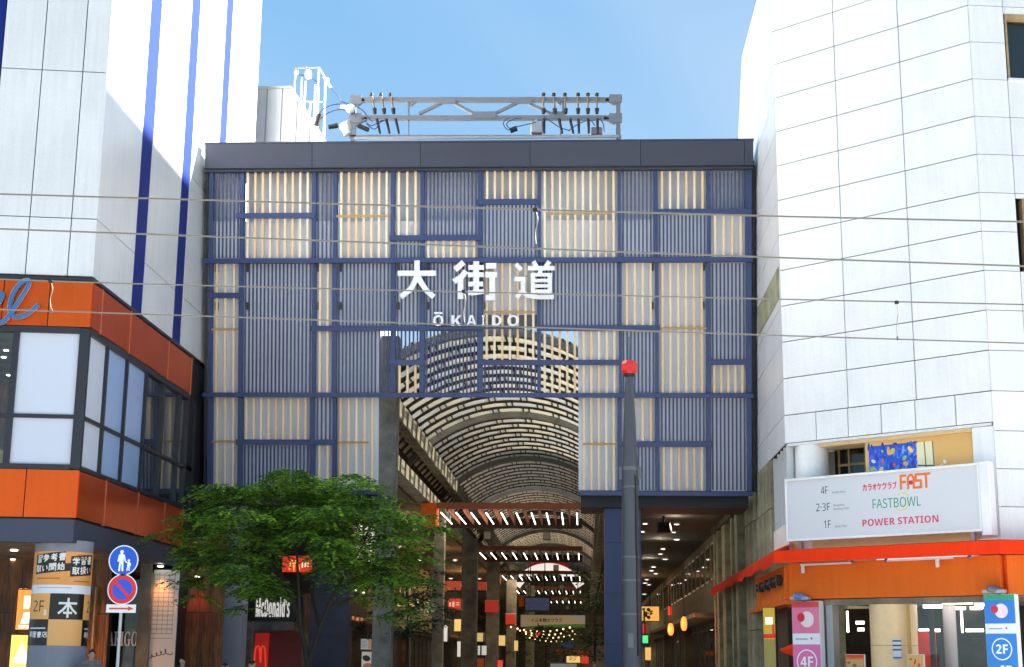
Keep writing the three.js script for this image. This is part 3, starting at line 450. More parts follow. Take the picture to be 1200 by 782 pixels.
    c.fillStyle = '#fff6c4'; c.fillRect(490, 30, 150, 476); c.strokeStyle = '#4a4a58'; c.lineWidth = 9; for (const [a, b, d, e] of [[490, 180, 640, 190], [490, 330, 640, 320], [560, 30, 580, 506], [636, 30, 650, 506]]) { c.beginPath(); c.moveTo(a, b); c.lineTo(d, e); c.stroke(); }
    for (let i = 0; i < 16; i++) { c.fillStyle = ['#fff0cc', '#fffaf0', '#ffe060', '#f6d2a0'][i % 4]; c.beginPath(); c.ellipse(680 + r() * 150, 130 + r() * 320, 8 + r() * 22, 10 + r() * 34, r() * 3, 0, 7); c.fill(); }
  }, { roughness: 0.3 });
  part('picture_window', fplane(FC, 2.14, 5.03, 4.9, 6.80, -0.26), pic, rightB); part('picture_frame', fbox(FC, 2.08, 2.14, 4.9, 6.80, -0.46, -0.34), M.sandTan, rightB); part('picture_backing', fbox(FC, 2.14, 5.06, 4.9, 6.80, -0.34, -0.265), M.tan, rightB);
  // the same band along the arcade side: pale posts, posters, then olive panels
  part('side_sill', [fbox(FW, uw - 4.2, uw, 4.2, 4.95, -0.3, -0.02)], M.whitePaint, rightB);
  for (const u of [0.25, 0.75, 1.35, 2.0, 2.9]) part('mullion', fbox(FW, uw - u - 0.04, uw - u + 0.04, 4.95, 6.95, -0.3, -0.05), M.whitePaint, rightB);
  part('pane', fbox(FW, uw - 2.9, uw - 0.05, 4.95, 6.95, -0.22, -0.21), M.glassDark, rightB);
  const pz = print(128, 256, (c, w, h) => { c.fillStyle = '#22252c'; c.fillRect(0, 0, w, h); c.fillStyle = '#e0a52c'; c.fillRect(20, 120, 90, 130); c.fillStyle = '#b7b9bd'; for (let i = 0; i < 12; i++) c.fillRect(20 + (i * 37) % 80, 10 + i * 8, 22, 5); c.fillStyle = '#a8441e'; c.fillRect(40, 170, 30, 40); });
  for (const [a, b] of [[0.35, 0.68], [0.85, 1.25]]) part('window_poster', fbox(FW, uw - b, uw - a, 5.0, 6.6, -0.27, -0.235), pz, rightB);
  part('room_back', fbox(FW, uw - 4.2, uw - 0.6, 4.2, 6.95, -0.9, -0.8), M.roomDark, rightB);
  panelSet(FW, [uw - 6.6, uw - 5.2, uw - 4.2, uw - 3.0], [4.2, 5.6, 6.94], [M.olive, M.olive2], rightB, 'side_panel', 0.03, 0.03, 0.08);
  panelSet(FW, [uw - 9.1, uw - 7.9, uw - 6.7], [0.1, 2.4, 4.2, 5.6, 6.94], [M.olive2, M.olive], rightB, 'side_panel', 0.03, 0.10, 0.2);
  // red awning band
  const aw = 0.72, y0 = 3.88, y1 = 4.18;
  const c0 = FC.at(906.7, 646.5, aw)[0], c1 = FC.at(1170.7, 633, aw)[0], pA = FC.P(c0, 0, aw), pB = FC.P(c1, 0, aw), F2 = frame(pB, V(0.992, 0, -0.125));
  part('awning_band', [fbox(frame(pA, pB.clone().sub(pA)), 0, c1 - c0, y0, y1, -0.05, 0)], M.redAwning, rightB);
  part('awning_band', [fbox(F2, 0.01, 4.5, y0, y1, -0.05, 0)], M.redAwning, rightB);
  const top = new THREE.Shape([[0, 0], [1, 0], [1, 1], [0, 1]].map(([a, b]) => new THREE.Vector2(a, b)));
  const quadRoof = (a, b, c, d) => { const g = new THREE.BufferGeometry(); const p = [a, b, c, a, c, d].flatMap((q) => q.toArray()); g.setAttribute('position', new THREE.Float32BufferAttribute(p, 3)); g.setAttribute('uv', new THREE.Float32BufferAttribute(new Array(12).fill(0), 2)); g.computeVertexNormals(); return g; };
  part('awning_top', quadRoof(pA.clone().setY(y1), pB.clone().setY(y1), FC.P(CW, 4.26, 0.01), FC.P(0, 4.26, 0.01)), M.redAwning, rightB);
  part('awning_top', quadRoof(pB.clone().setY(y1), F2.P(4.5, y1), FR.P(4.5, 4.26, 0.01), FR.P(0, 4.26, 0.01)), M.redAwning, rightB);
  // scalloped red cloth along the arcade side, sagging between its brackets
  { const n = 40, L = 17.5, pos = [], idx = [], uv = []; for (let i = 0; i <= n; i++) { const s = i / n, z = pA.z - s * L, sag = 0.05 * Math.abs(Math.sin(s * Math.PI * 6)); for (const [dx, y] of [[0.55, 4.42 + 0.02], [0.18, 4.22 - sag * 0.3], [0.0, 4.10 - sag], [0.02, 3.90 - sag * 1.6 - 0.03 * Math.sin(i * 2.1)]]) { pos.push(lerp(pA.x, 4.62, Math.min(1, s * 6)) + dx, y - s * 0.05, z); uv.push(s * L, y); } if (i) for (let k = 0; k < 3; k++) { const a = (i - 1) * 4 + k, b = i * 4 + k; idx.push(a, a + 1, b, b, a + 1, b + 1); } } const g = new THREE.BufferGeometry(); g.setAttribute('position', new THREE.Float32BufferAttribute(pos, 3)); g.setAttribute('uv', new THREE.Float32BufferAttribute(uv, 2)); g.setIndex(idx); g.computeVertexNormals(); part('awning_cloth', g, phy('awningCloth', [0.90, 0.05, 0.012], { roughness: 0.95, specularIntensity: 0.1, map: tGrime, transmission: 0.12, thickness: 0, side: THREE.DoubleSide }), rightB); }
  // orange fascia under the awning
  part('orange_fascia', [fbox(FC, 0.05, CW - 0.02, 3.02, 3.9, -0.25, 0.10)], M.orangeFascia, rightB); part('orange_fascia', [fbox(FR, 0.08, 5, 3.02, 3.9, -0.25, 0.085)], M.orangeFascia, rightB);
  for (let i = 0; i < 5; i++) part('orange_fascia', fbox(FW, uw - 1.25 * (i + 1) + 0.02, uw - 1.25 * i - 0.02, 3.0 + 0.02, 3.86, -0.25, 0.12), M.orangeFascia, rightB);
  for (let i = 0; i < 4; i++) { const u = uw - 0.65 - 1.25 * i; part('bracket', [fbox(FW, u - 0.45, u + 0.4, 3.48, 3.56, 0.125, 0.30), fbox(FW, u - 0.2, u + 0.2, 3.40, 3.66, 0.125, 0.26), fbox(FW, u - 0.5, u - 0.42, 3.42, 3.62, 0.125, 0.28)], M.black, rightB); }
  part('fascia_rail', [fbox(FW, uw - 8, uw + 0.08, 2.9, 3.01, -0.2, 0.16)], M.orangeFascia, rightB);
  part('side_wall', [fbox(FW, uw - 7.5, uw - 2.0, 0, 2.9, -0.6, -0.2)], M.brownDark, rightB);
  // lamp rails under the awning
  for (const [a, b, y] of [[0.55, 2.0, 3.84], [2.9, 4.6, 3.86]]) { const t = part('lamp_rail', fbox(FC, a, b, y - 0.02, y + 0.02, 0.3, 0.36), M.whitePaint, rightB); part('hook', [fbox(FC, (a < 1 ? a : b - 0.45) + 0.02, (a < 1 ? a : b - 0.45) + 0.09, y - 0.2, y - 0.02, 0.3, 0.35)], M.whitePaint, t); }
  for (const u of [2.0, 2.9, 5.0]) part('lamp_head', new THREE.SphereGeometry(0.05, 10, 8).translate(...FC.P(u, 3.86, 0.33).toArray()), M.steelDark, rightB);
  // shop front
  part('shop_ceiling', [fbox(FC, -0.4, CW + 3, 3.0, 3.1, -7, -0.26)], M.soffitBeige, rightB);
  part('shop_back', [fbox(FC, -2, CW + 4, 0, 3.0, -6.2, -6)], M.roomDark, rightB);
  part('header', fbox(FC, 0.1, CW - 0.1, 2.86, 3.0, -0.2, -0.02), M.soffitBeige, rightB);
  const cu = [FC.at(1013, 760)[0], FC.at(1040, 760)[0], FC.at(1062, 760)[0]];
  { const pu = (cu[0] + cu[2]) / 2, pr = (cu[2] - cu[0]) / 2; part('shop_pillar', new THREE.CylinderGeometry(pr, pr, 2.86, 40, 1).translate(...FC.P(pu, 1.43, -pr + 0.10).toArray()), M.sandTan, rightB); for (const y of [0.9, 1.9]) part('pillar_joint', new THREE.CylinderGeometry(pr + 0.004, pr + 0.004, 0.012, 40).translate(...FC.P(pu, y, -pr + 0.10).toArray()), M.tan, rightB); }
  for (const [a, b] of [[961, 967], [969, 977]]) part('door_frame', fbox(FC, FC.at(a, 760)[0], FC.at(b, 760)[0], 0, 2.86, -0.3, 0.0, 0.01), M.steel, rightB);
  part('pane', fbox(FC, cu[2] + 0.03, CW - 0.1, 0.05, 2.86, -0.09, -0.08), M.glass, rightB);
  const mu = FC.at(1085, 760)[0]; part('window_post', fbox(FC, mu - 0.05, mu + 0.05, 0, 2.75, -0.4, -0.3), M.black, rightB); part('window_post', fbox(FC, cu[2] + 0.02, cu[2] + 0.08, 0, 2.86, -0.12, -0.05), M.brass, rightB);
  for (const [px0, px1, py, w] of [[1064, 1100, 704, -1.2], [1104, 1140, 706, -1.6], [1082, 1118, 711, -2.4], [1120, 1132, 713, -3], [1137, 1160, 713, -3], [1142, 1158, 709, -2]]) { const a = onY(px0, py, 2.96), b = onY(px1, py, 2.96); part('tube_lamp', rod(a, b, 0.045, 0.045, 8), M.tubeLight, rightB); }
  for (const [px0, px1, py, w] of [[1077, 1085, 739, -5], [1087, 1101, 739, -5], [1132, 1152, 739, -5], [1003, 1012, 730, -4.5], [1005, 1012, 738, -4.5]]) { const [u0, y] = FC.at(px0, py, w), [u1] = FC.at(px1, py, w); part('tube_lamp', fbox(FC, u0, u1, y - 0.04, y + 0.04, w - 0.05, w), M.tubeLight, rightB); }
  for (const [px, w] of [[994, -3], [1128, -3.5]]) { const [u, y] = FC.at(px, 730, w); part('lamp_tube', fbox(FC, u - 0.02, u + 0.02, y - 0.25, y + 0.3, w, w + 0.04), M.tubeLight, rightB); }
  for (const [px, w, m] of [[1068, -1.6, 'steel'], [1113, -2.5, 'greyPillar']]) { const [u] = FC.at(px, 730, w); part('inner_post', new THREE.CylinderGeometry(0.16, 0.16, 2.98, 16).translate(...FC.P(u, 1.5, w).toArray()), M[m], rightB); }
  { const l = new THREE.RectAreaLight(0xffead0, 0.65 * 0.9, 3.2, 1.2), q = FC.P(3.9, 2.9, -2.6); l.position.copy(q); l.lookAt(q.x, 0, q.z); l.name = 'shop_light'; scene.add(l); }
  // notice on the pillar
  const np = print(128, 256, (c, w, h) => { c.fillStyle = '#cfd4dc'; c.fillRect(0, 0, w, h); c.fillStyle = '#2a62c4'; c.fillRect(0, 0, w, 16); c.fillRect(0, 216, w, 40); c.fillStyle = '#3b4048'; for (let i = 0; i < 6; i++) c.fillRect(16, 40 + i * 26, 90 - (i * 31) % 44, 9); c.fillStyle = '#eef'; c.fillRect(20, 228, 24, 16); c.fillRect(54, 228, 50, 16); });
  const na = FC.at(1050, 749), nc = FC.at(1061, 772); tag(part('notice', fbox(FC, na[0] - 0.06, nc[0] - 0.06, nc[1], na[1], 0.05, 0.062), np), 'white and blue notice on the tan shop pillar', 'notice');
}
{ // sign board on the chamfer
  const w = 0.42, y0 = 4.42, y1 = 5.98, u0 = FC.at(921, 600, w)[0], u1 = FC.at(1150, 590, w)[0], t = thing('sign_board', 'long white tenant sign board listing floors on the chamfered corner', 'sign', FC.P((u0 + u1) / 2, y0, w));
  part('case', fbox(FC, u0 + 0.04, u1 - 0.04, y0 + 0.04, y1 - 0.04, w - 0.22, w - 0.03), M.whitePaint, t);
  const bw = 0.055; for (const g of [[u0, u1, y1 - bw, y1], [u0, u1, y0, y0 + bw]]) part('frame_bar', fbox(FC, ...g, w - 0.24, w + 0.02, 0.01), M.white2, t);
  part('frame_bar', fbox(FC, u0, u0 + bw, y0 + bw, y1 - bw, w - 0.24, w + 0.02, 0.01), M.white2, t);
  part('frame_post', fbox(FC, u1, u1 + 0.23, y0 - 0.10, y1 + 0.03, w - 0.28, w + 0.03, 0.02), M.white0, t);
  part('frame_bar', fbox(FC, u1 - bw, u1 - 0.003, y0 + bw, y1 - bw, w - 0.24, w + 0.015, 0.01), M.white2, t);
  part('support', [fbox(FC, u0 + 0.2, u0 + 0.3, y0 - 0.25, y0, w - 0.3, w - 0.2), fbox(FC, u1 - 0.4, u1 - 0.3, y0 - 0.25, y0, w - 0.3, w - 0.2), fbox(FC, u0 + 1, u0 + 1.1, y0 + 0.2, y0 + 0.4, 0.0, w - 0.22), fbox(FC, u1 - 1, u1 - 0.9, y0 + 0.2, y0 + 0.4, 0.0, w - 0.22)], M.steel, t);
  const W = 2048, H = Math.round(W * (y1 - y0 - 0.1) / (u1 - u0 - 0.1)), S = W / 232; // canvas scale: 232 photograph pixels
  const face = print(W, H, (c) => {
    c.fillStyle = '#d3d5da'; c.fillRect(0, 0, W, H); 
    const X = (z) => (z - 922 * 1) / 228 * W, tx = (str, x0, x1, y, h, font, col) => { c.font = font.replace('$', Math.round(h)); const m = c.measureText(str).width; c.save(); c.translate(X(x0), y); c.scale((X(x1) - X(x0)) / m, 1); c.fillStyle = col; c.fillText(str, 0, 0); c.restore(); };
    const row = [0.27 * H, 0.55 * H, 0.84 * H];
    tx('4F', 965, 974, row[0], 104, '$px sans-serif', '#23262c'); tx('2·3F', 958, 976, row[1], 104, '$px sans-serif', '#23262c'); tx('1F', 967, 976, row[2], 104, '$px sans-serif', '#23262c');
    c.fillStyle = '#6a6e76'; tx('Karaoke Room', 979, 996, row[0], 30, '$px sans-serif', '#5b5f68'); tx('Reception', 980, 994, row[1] - 36, 30, '$px sans-serif', '#5b5f68'); tx('Bowling Floor', 980, 1000, row[1], 30, '$px sans-serif', '#5b5f68'); tx('Game Floor', 981, 996, row[2], 30, '$px sans-serif', '#5b5f68');
    kj(c, 'カラオケクラブ', X(1017), row[0] - 66, 66, '#d93a52', 17, 0.72);
    c.strokeStyle = '#e8741e'; c.lineWidth = 24; c.lineJoin = 'round'; c.lineCap = 'round'; const fx = X(1062), fw = (X(1097) - X(1062)) / 4, fy = row[0] + 4, fh = 122;
    const F = [[[0.75, 0], [0.1, 0], [0.1, 1]], [[0.1, 0.5], [0.65, 0.5]], [[1.05, 1], [1.05, 0.2], [1.3, 0], [1.6, 0], [1.8, 0.2], [1.8, 1]], [[1.05, 0.6], [1.8, 0.6]], [[2.75, 0], [2.1, 0], [2.1, 0.48], [2.75, 0.48], [2.75, 1], [2.05, 1]], [[3.0, 0], [3.9, 0]], [[3.45, 0], [3.45, 1]]];
    for (const st of F) { c.beginPath(); st.forEach(([a, b], i) => c[i ? 'lineTo' : 'moveTo'](fx + a * fw, fy - fh + b * fh)); c.stroke(); }
    c.fillStyle = '#d0283c'; c.beginPath(); c.arc(fx + 1.42 * fw, fy - fh * 0.42, 22, 0, 7); c.fill();
    c.strokeStyle = '#e6d23a'; c.lineWidth = 10; c.beginPath(); c.arc(X(1062), row[1] - 30, 74, 0.3, 2.6); c.stroke(); c.beginPath(); c.arc(X(1064), row[1] - 60, 62, -2.4, -0.5); c.stroke();
    tx('FASTBOWL', 1027, 1085, row[1] + 12, 124, '$px sans-serif', '#14906c'); tx('POWER STATION', 1014, 1105, row[2] + 6, 92, 'bold $px sans-serif', '#d6405c');
  }, { roughness: 0.32 });
  part('sign_face', fplane(FC, u0 + 0.05, u1 - 0.05, y0 + 0.05, y1 - 0.05, w - 0.026), face, t);
}
// vertical shop banners on the pavement front
function banner(px0, px1, py0, w, colors, big, small, label) {
  const [u0, y1] = FC.at(px0, py0, w), [u1] = FC.at(px1, py0, w), y0 = 0.35, t = thing('banner_sign', label, 'sign', FC.P((u0 + u1) / 2, 0, w));
  part('case', fbox(FC, u0, u1, y0, y1, w - 0.2, w, 0.01), M.whitePaint, t); part('foot', [fbox(FC, u0 + 0.1, u0 + 0.18, 0, y0, w - 0.16, w - 0.08), fbox(FC, u1 - 0.18, u1 - 0.1, 0, y0, w - 0.16, w - 0.08)], M.steelDark, t);
  const W = 320, H = Math.round(W * (y1 - y0) / (u1 - u0));
  part('print', fplane(FC, u0 + 0.008, u1 - 0.008, y0 + 0.01, y1 - 0.01, w + 0.003), print(W, H, (c) => {
    const s = W / (px1 - px0); c.fillStyle = colors[0]; c.fillRect(0, 0, W, H); c.fillStyle = colors[2]; c.fillRect(0, 0, W, 6 * s); c.fillStyle = colors[1]; c.fillRect(0, 6 * s, W, 25 * s);
    // plain round emblem where the photograph has a cartoon
    c.fillStyle = '#f4dfe4'; c.beginPath(); c.arc(W * 0.55, 18 * s, 8 * s, 0, 7); c.fill(); c.fillStyle = '#d9283c'; c.beginPath(); c.arc(W * 0.33, 16 * s, 4.5 * s, 0, 7); c.fill();
    c.fillStyle = '#eef0f4'; c.fillRect(0, 32 * s, W, 11 * s); c.fillStyle = '#9aa0ad'; c.fillRect(W * 0.1, 37 * s, W * 0.45, 1.2 * s); c.fillStyle = '#d9283c'; c.fillRect(W * 0.66, 36 * s, 2 * s, 2 * s);
    c.strokeStyle = '#ffffff'; c.lineWidth = 1.2 * s; c.beginPath(); c.arc(W / 2, 60 * s, 11.5 * s, 0, 7); c.stroke(); c.fillStyle = '#ffffff'; c.font = 'bold ' + Math.round(14 * s) + 'px sans-serif'; c.textAlign = 'center'; c.fillText(big, W / 2, 65 * s); c.textAlign = 'left';
    kj(c, small, W * 0.2, 78 * s, 6.5 * s, '#ffffff', 18);
    c.fillStyle = '#ffffff'; for (let i = 0; i < 8; i++) c.fillRect(W * 0.2, (96 + i * 9) * s, W * (0.4 + 0.2 * ((i * 7) % 3) / 2), 2 * s);
  }, { roughness: 0.35 }), t);
  part('lamp_bracket', [fbox(FC, u0 + 0.02, u0 + 0.55, y1 + 0.02, y1 + 0.10, w - 0.04, w + 0.12, 0.02)], M.steel, t); part('lamp_head', new THREE.CylinderGeometry(0.07, 0.09, 0.3, 14).rotateZ(1.35).translate(...FC.P(u0 + 0.3, y1 + 0.1, w + 0.08).toArray()), std(big === '4F' ? 'lampBlue' : 'lampGrey', big === '4F' ? [0.08, 0.2, 0.5] : [0.12, 0.13, 0.16], { roughness: 0.35 }), t);
}
banner(927.5, 960, 705, 0.25, ['#e57ab0', '#e77f9e', '#e04a4a'], '4F', '一番', 'pink vertical sign reading 4F beside the shop door');
banner(1152.5, 1189, 697, 0.35, ['#2f86d6', '#2f7fd4', '#2fa37c'], '2F', '一番館', 'blue vertical sign reading 2F at the right end of the shop');
{ // shop interior odds and ends
  const mk = (px0, py0, px1, py1, w, draw, name, label) => { const [u0, y1] = FC.at(px0, py0, w), [u1, y0] = FC.at(px1, py1, w), t = thing(name, label, 'poster', FC.P((u0 + u1) / 2, 0, w)); part('board', fbox(FC, u0, u1, y0, y1, w - 0.05, w - 0.004), M.whitePaint, t); part('print', fplane(FC, u0 + 0.01, u1 - 0.01, y0 + 0.01, y1 - 0.01, w), print(200, 200, draw), t); part('stand', [fbox(FC, (u0 + u1) / 2 - 0.03, (u0 + u1) / 2 + 0.03, 0, y0, w - 0.05, w - 0.01)], M.steelDark, t); };
  mk(991, 767, 1014, 795, 0.3, (c, w, h) => { c.fillStyle = '#d8702c'; c.fillRect(0, 0, w, h); c.fillStyle = '#c8a06a'; c.fillRect(10, 40, 180, 140); c.fillStyle = '#8a5a2c'; for (let i = 0; i < 9; i++) { c.beginPath(); c.ellipse(30 + (i * 53) % 150, 70 + (i * 29) % 90, 20, 10, i, 0, 7); c.fill(); } c.fillStyle = '#e83c1c'; c.fillRect(0, 0, w, 24); }, 'poster_stand', 'orange food poster on a stand left of the tan pillar');
  mk(1063, 767, 1084, 795, 0.3, (c, w, h) => { c.fillStyle = '#d9a868'; c.fillRect(0, 0, w, h); c.fillStyle = '#2a2320'; c.fillRect(20, 110, 150, 70); c.fillStyle = '#c2341e'; for (let i = 0; i < 8; i++) { c.beginPath(); c.ellipse(40 + (i * 47) % 130, 40 + (i * 31) % 110, 16, 9, i * 2, 0, 7); c.fill(); } }, 'poster_stand', 'tan and black food poster on a stand right of the tan pillar');
  const [u, y] = FC.at(1082, 752, -1.4); tag(part('red_display', [fbox(FC, u - 0.18, u + 0.2, 0.1, y + 0.25, -1.7, -1.4, 0.04)], M.red), 'red display unit inside the shop behind the glass', 'display');
  // yellow lettered sign and red balloon-like banner by the side door
  const q = FC.at(902, 765, -0.3), t = thing('door_poster', 'tall yellow lit poster with red letters beside the side door', 'poster', FC.P(q[0], 0, -0.3));
  part('board', fbox(FC, q[0] - 0.19, q[0] + 0.2, 0.3, 2.86, -0.38, -0.31), M.brownDark, t);
  part('print', fplane(FC, q[0] - 0.17, q[0] + 0.18, 0.32, 2.84, -0.305), print(160, 960, (c, w, h) => { c.fillStyle = '#a88e2c'; c.fillRect(0, 0, w, 300); c.fillStyle = '#77703f'; c.fillRect(0, 300, w, h); c.fillStyle = '#fffbe8'; c.fillRect(30, 90, 100, 70); c.fillStyle = '#b3261c'; c.fillRect(0, 250, w, 40); c.fillRect(120, 160, 30, 130); c.save(); c.translate(130, 900); c.rotate(-Math.PI / 2); c.font = 'bold 150px sans-serif'; c.fillStyle = '#8a1f16'; c.fillText('MUG', 0, 0); c.restore(); }, { emissiveIntensity: 0.65 * 0.15 }), t);
  const b = FC.at(921, 762, -0.05), cone = new THREE.CylinderGeometry(0.34, 0.02, 0.7, 5, 1).rotateZ(-Math.PI / 2).translate(...FC.P(b[0] + 0.2, b[1], -0.12).toArray());
  tag(part('pennant', cone, M.redAwning), 'red pointed pennant hanging behind the pink sign', 'pennant');
}
// ---------- the gate: a louvred screen leaning slightly over the street ----------
const GT = THREE.MathUtils.degToRad(10.5), GB = V(0, 6.41, -44), GU = V(0, Math.cos(GT), Math.sin(GT)), GN = V(0, -Math.sin(GT), Math.cos(GT));
const gp = (px, py, w = 0) => { const q = onPl(px, py, GB.clone().addScaledVector(GN, w), GN); return [q.x, q.clone().sub(GB).dot(GU)]; };
const GM = (u, v, w) => new THREE.Matrix4().makeBasis(V(1, 0, 0), GU, GN).setPosition(GB.clone().addScaledVector(V(1, 0, 0), u).addScaledVector(GU, v).addScaledVector(GN, w));
const gbox = (u0, u1, v0, v1, w0, w1, bev) => bx(u1 - u0, v1 - v0, w1 - w0, bev).applyMatrix4(GM((u0 + u1) / 2, (v0 + v1) / 2, (w0 + w1) / 2));
const gateBase = V(-3.2, 0, -44.6);
const gate = thing('arcade_gate', 'large blue louvred gate spanning the entrance of the covered arcade', 'gate', gateBase);
const U = (px, py) => gp(px, py)[0], Vv = (py, px = 560) => gp(px, py)[1];
const vD = Vv(198), vA = Vv(305), vB = Vv(463), vC = 0.02, hb = 0.065;
const unit = new THREE.BoxGeometry(1, 1, 1);
function stick(name, mat, u, v0, v1, w, d, w0) { // one louver, sharing the unit box
  const m = new THREE.Mesh(unit, mat); m.name = name; m.castShadow = m.receiveShadow = true; m.scale.set(w, v1 - v0, d);
  m.position.copy(GB).addScaledVector(V(1, 0, 0), u).addScaledVector(GU, (v0 + v1) / 2).addScaledVector(GN, w0).sub(gateBase); m.rotation.x = GT; gate.add(m); return m;
}
const gb = () => (rnd() < 0.5 ? M.gateBlue : M.gateBlue2), wb = () => [M.woodBar0, M.woodBar1, M.woodBar2, M.woodBar0][Math.floor(rnd() * 4)];
const BK = -0.11, BD = -0.05; // depth of the pale panels behind the louvers
const vS = Vv(258);
function cell(x0, x1, y0, y1, type, o = {}) {
  const ym = (y0 + y1) / 2, u0 = U(x0, ym), u1 = U(x1, ym), v1 = Vv(y0, x0), v0 = Vv(y1, x0), W = u1 - u0;
  if (type === 'd') { const n = Math.round(W / 0.1135), s = W / n; for (let i = 0; i < n; i++) stick('louver', gb(), u0 + (i + 0.5) * s, v0, v1, 0.048, 0.03, 0.0); }
  else { const n = Math.max(2, Math.round(W / 0.226)), s = W / n; for (let i = 0; i < n; i++) stick('wooden_louver', wb(), u0 + (i + 0.5) * s, v0, v1, 0.066, 0.08, 0.0); }
  const bk = type === 'd' ? BD : BK, bm = type === 'd' ? M.backPanelLifted : M.backPanel, vs = Math.max(v0 - 0.03, y0 <= 201 ? vS : 99);
  if (o.open) return;
  if (y0 > 201) part('back_panel', gbox(u0 - 0.05, u1 + 0.05, o.bv ?? v0 - 0.03, v1 + 0.03, bk - 0.03, bk), bm, gate);
  else { // under the roof the upper part of the wall stands further back
    part('back_panel', gbox(u0 - 0.05, u1 + 0.05, vs, v1 + 0.25, -0.53, -0.5), bm, gate);
    if (vs > v0) part('back_panel', gbox(u0 - 0.05, u1 + 0.05, v0 - 0.03, vs, bk - 0.03, bk), bm, gate);
    part('ledge', gbox(u0 - 0.05, u1 + 0.05, vs - 0.035, vs - 0.005, -0.5, bk - 0.031), M.backPanelLifted, gate);
  }
}
function sub(x0, x1, y, h = 3.2) { part('cross_rail', gbox(U(x0, y), U(x1, y), Vv(y + h), Vv(y - h), -0.06, 0.09, 0.008), gb(), gate); }
function brassRail(x0, x1, y) { part('brass_rail', gbox(U(x0, y), U(x1, y), Vv(y + 1.2), Vv(y - 1.2), 0.03, 0.055), M.brass, gate); }
// upper row
const r1 = [201, 302.5], r2 = [308.5, 460.5], r3 = [466, 574.5];
cell(250, 281, ...r1, 'd'); cell(286, 365, ...r1, 'w'); cell(370.5, 390, ...r1, 'd'); cell(395.5, 457.5, ...r1, 'w');
cell(462.5, 492, 201, 276, 'w'); cell(462.5, 492, 282, 302.5, 'd'); cell(497.5, 560, 201, 276, 'd'); cell(497.5, 560, 282, 302.5, 'w');
cell(566.5, 629.5, 201, 234, 'w'); cell(566.5, 629.5, 240, 302.5, 'd'); cell(634, 723.5, ...r1, 'w'); cell(728, 765, ...r1, 'd');
cell(771, 828, 201, 246.5, 'w'); cell(771, 828, 252.5, 302.5, 'd'); cell(833, 873, 201, 246.5, 'd'); cell(833, 873, 252.5, 302.5, 'w');
sub(277, 369, 252); sub(457, 565, 279); sub(559, 633, 237); sub(767, 881, 249.5);
brassRail(394.5, 454, 253); brassRail(640, 717, 251);
// middle row
cell(249, 279, ...r2, 'w'); cell(285, 365.5, ...r2, 'd'); cell(370.5, 388.5, ...r2, 'w'); cell(395, 457, 308.5, 382, 'd'); cell(395, 442, 388, 460.5, 'd'); cell(442.5, 457.5, 388, 460.5, 'd', { open: true });
cell(463.5, 491.5, 308.5, 382, 'd'); cell(463.5, 491.5, 388, 422, 'd', { open: true }); cell(463.5, 491.5, 428, 460.5, 'w', { open: true });
cell(498, 558, 308.5, 382, 'd'); cell(498, 558, 388, 460.5, 'd', { open: true });
cell(566, 629.5, 308.5, 422, 'w', { bv: Vv(369) }); cell(566, 629.5, 428, 460.5, 'd', { open: true });
cell(634, 726, 308.5, 382, 'd'); cell(634, 678, 388, 422, 'w', { open: true }); cell(634, 678, 428, 460.5, 'w', { open: true }); cell(679.5, 724.5, 388, 422, 'w'); cell(679.5, 724.5, 428, 460.5, 'w');
cell(730, 767, 308.5, 382, 'w'); cell(728.5, 768, 388, 460.5, 'd'); cell(772, 827, ...r2, 'w'); cell(833, 874, 308.5, 421.5, 'd'); cell(833, 874, 427.5, 460.5, 'w');
sub(243.5, 282, 346); sub(365, 566, 385); sub(629, 773, 385); sub(456, 496, 425); sub(559, 727, 425); sub(828, 881, 424.5);
brassRail(248, 279, 386); brassRail(569, 627, 366); brassRail(775, 828, 385);
// lower row
cell(250, 278, ...r3, 'w'); cell(284.5, 362.5, 466, 516, 'w'); cell(284.5, 362.5, 522, 574.5, 'd'); cell(369.5, 389, 466, 516, 'd'); cell(369.5, 389, 522, 574.5, 'w'); cell(394.5, 441, ...r3, 'w');
cell(680, 723.5, ...r3, 'w'); cell(729, 767.5, 466, 517, 'w'); cell(729, 767.5, 523, 574.5, 'd'); cell(773.5, 827, 466, 517, 'd'); cell(773.5, 827, 523, 574.5, 'w'); cell(833, 875, ...r3, 'd');
sub(277, 393, 519); sub(724, 834, 520); brassRail(249, 279, 518.5); brassRail(396, 432, 519); brassRail(683, 722, 520);
// posts and through beams
const post = (p0, p1, ya, yb, w1 = 0.05) => part('post', gbox(U(p0, (ya + yb) / 2), U(p1, (ya + yb) / 2), Vv(yb), Vv(ya), -0.22, w1, 0.01), gb(), gate);
for (const [a, b] of [[245.2, 250], [281.3, 286], [365.5, 370.5], [390.5, 395.2], [457.8, 462.5], [492.5, 497.5], [560, 566], [629.8, 633.8], [724, 728], [765.5, 771], [828.4, 833], [873.5, 881]]) post(a, b, 199, 302.5);
for (const [a, b] of [[244.3, 248.8], [279.5, 285], [365.8, 370.2], [389, 395], [457.5, 463.5], [491.6, 498], [559, 565.8], [629.6, 633.8], [725.5, 728.5], [768, 772], [827.5, 833], [874.2, 881]]) post(a, b, 308.5, 460.5);
for (const [a, b] of [[243, 249], [278.5, 284.5], [363, 369], [389.5, 394.3], [723.8, 728.8], [768, 773], [827.5, 833], [875.2, 881]]) post(a, b, 466, 574.5);
part('beam', gbox(U(240, 305), U(881.5, 305), Vv(308.4), Vv(302.6), -0.2, 0.17, 0.01), M.gateBlue, gate);
part('beam', gbox(U(238.5, 463), U(882.5, 463), Vv(466), Vv(460.6), -0.2, 0.17, 0.01), M.gateBlue, gate);
part('beam', gbox(U(240.5, 198), U(882, 197), Vv(200.9), Vv(195.2), -0.2, 0.20, 0.012), M.gateFascia, gate);
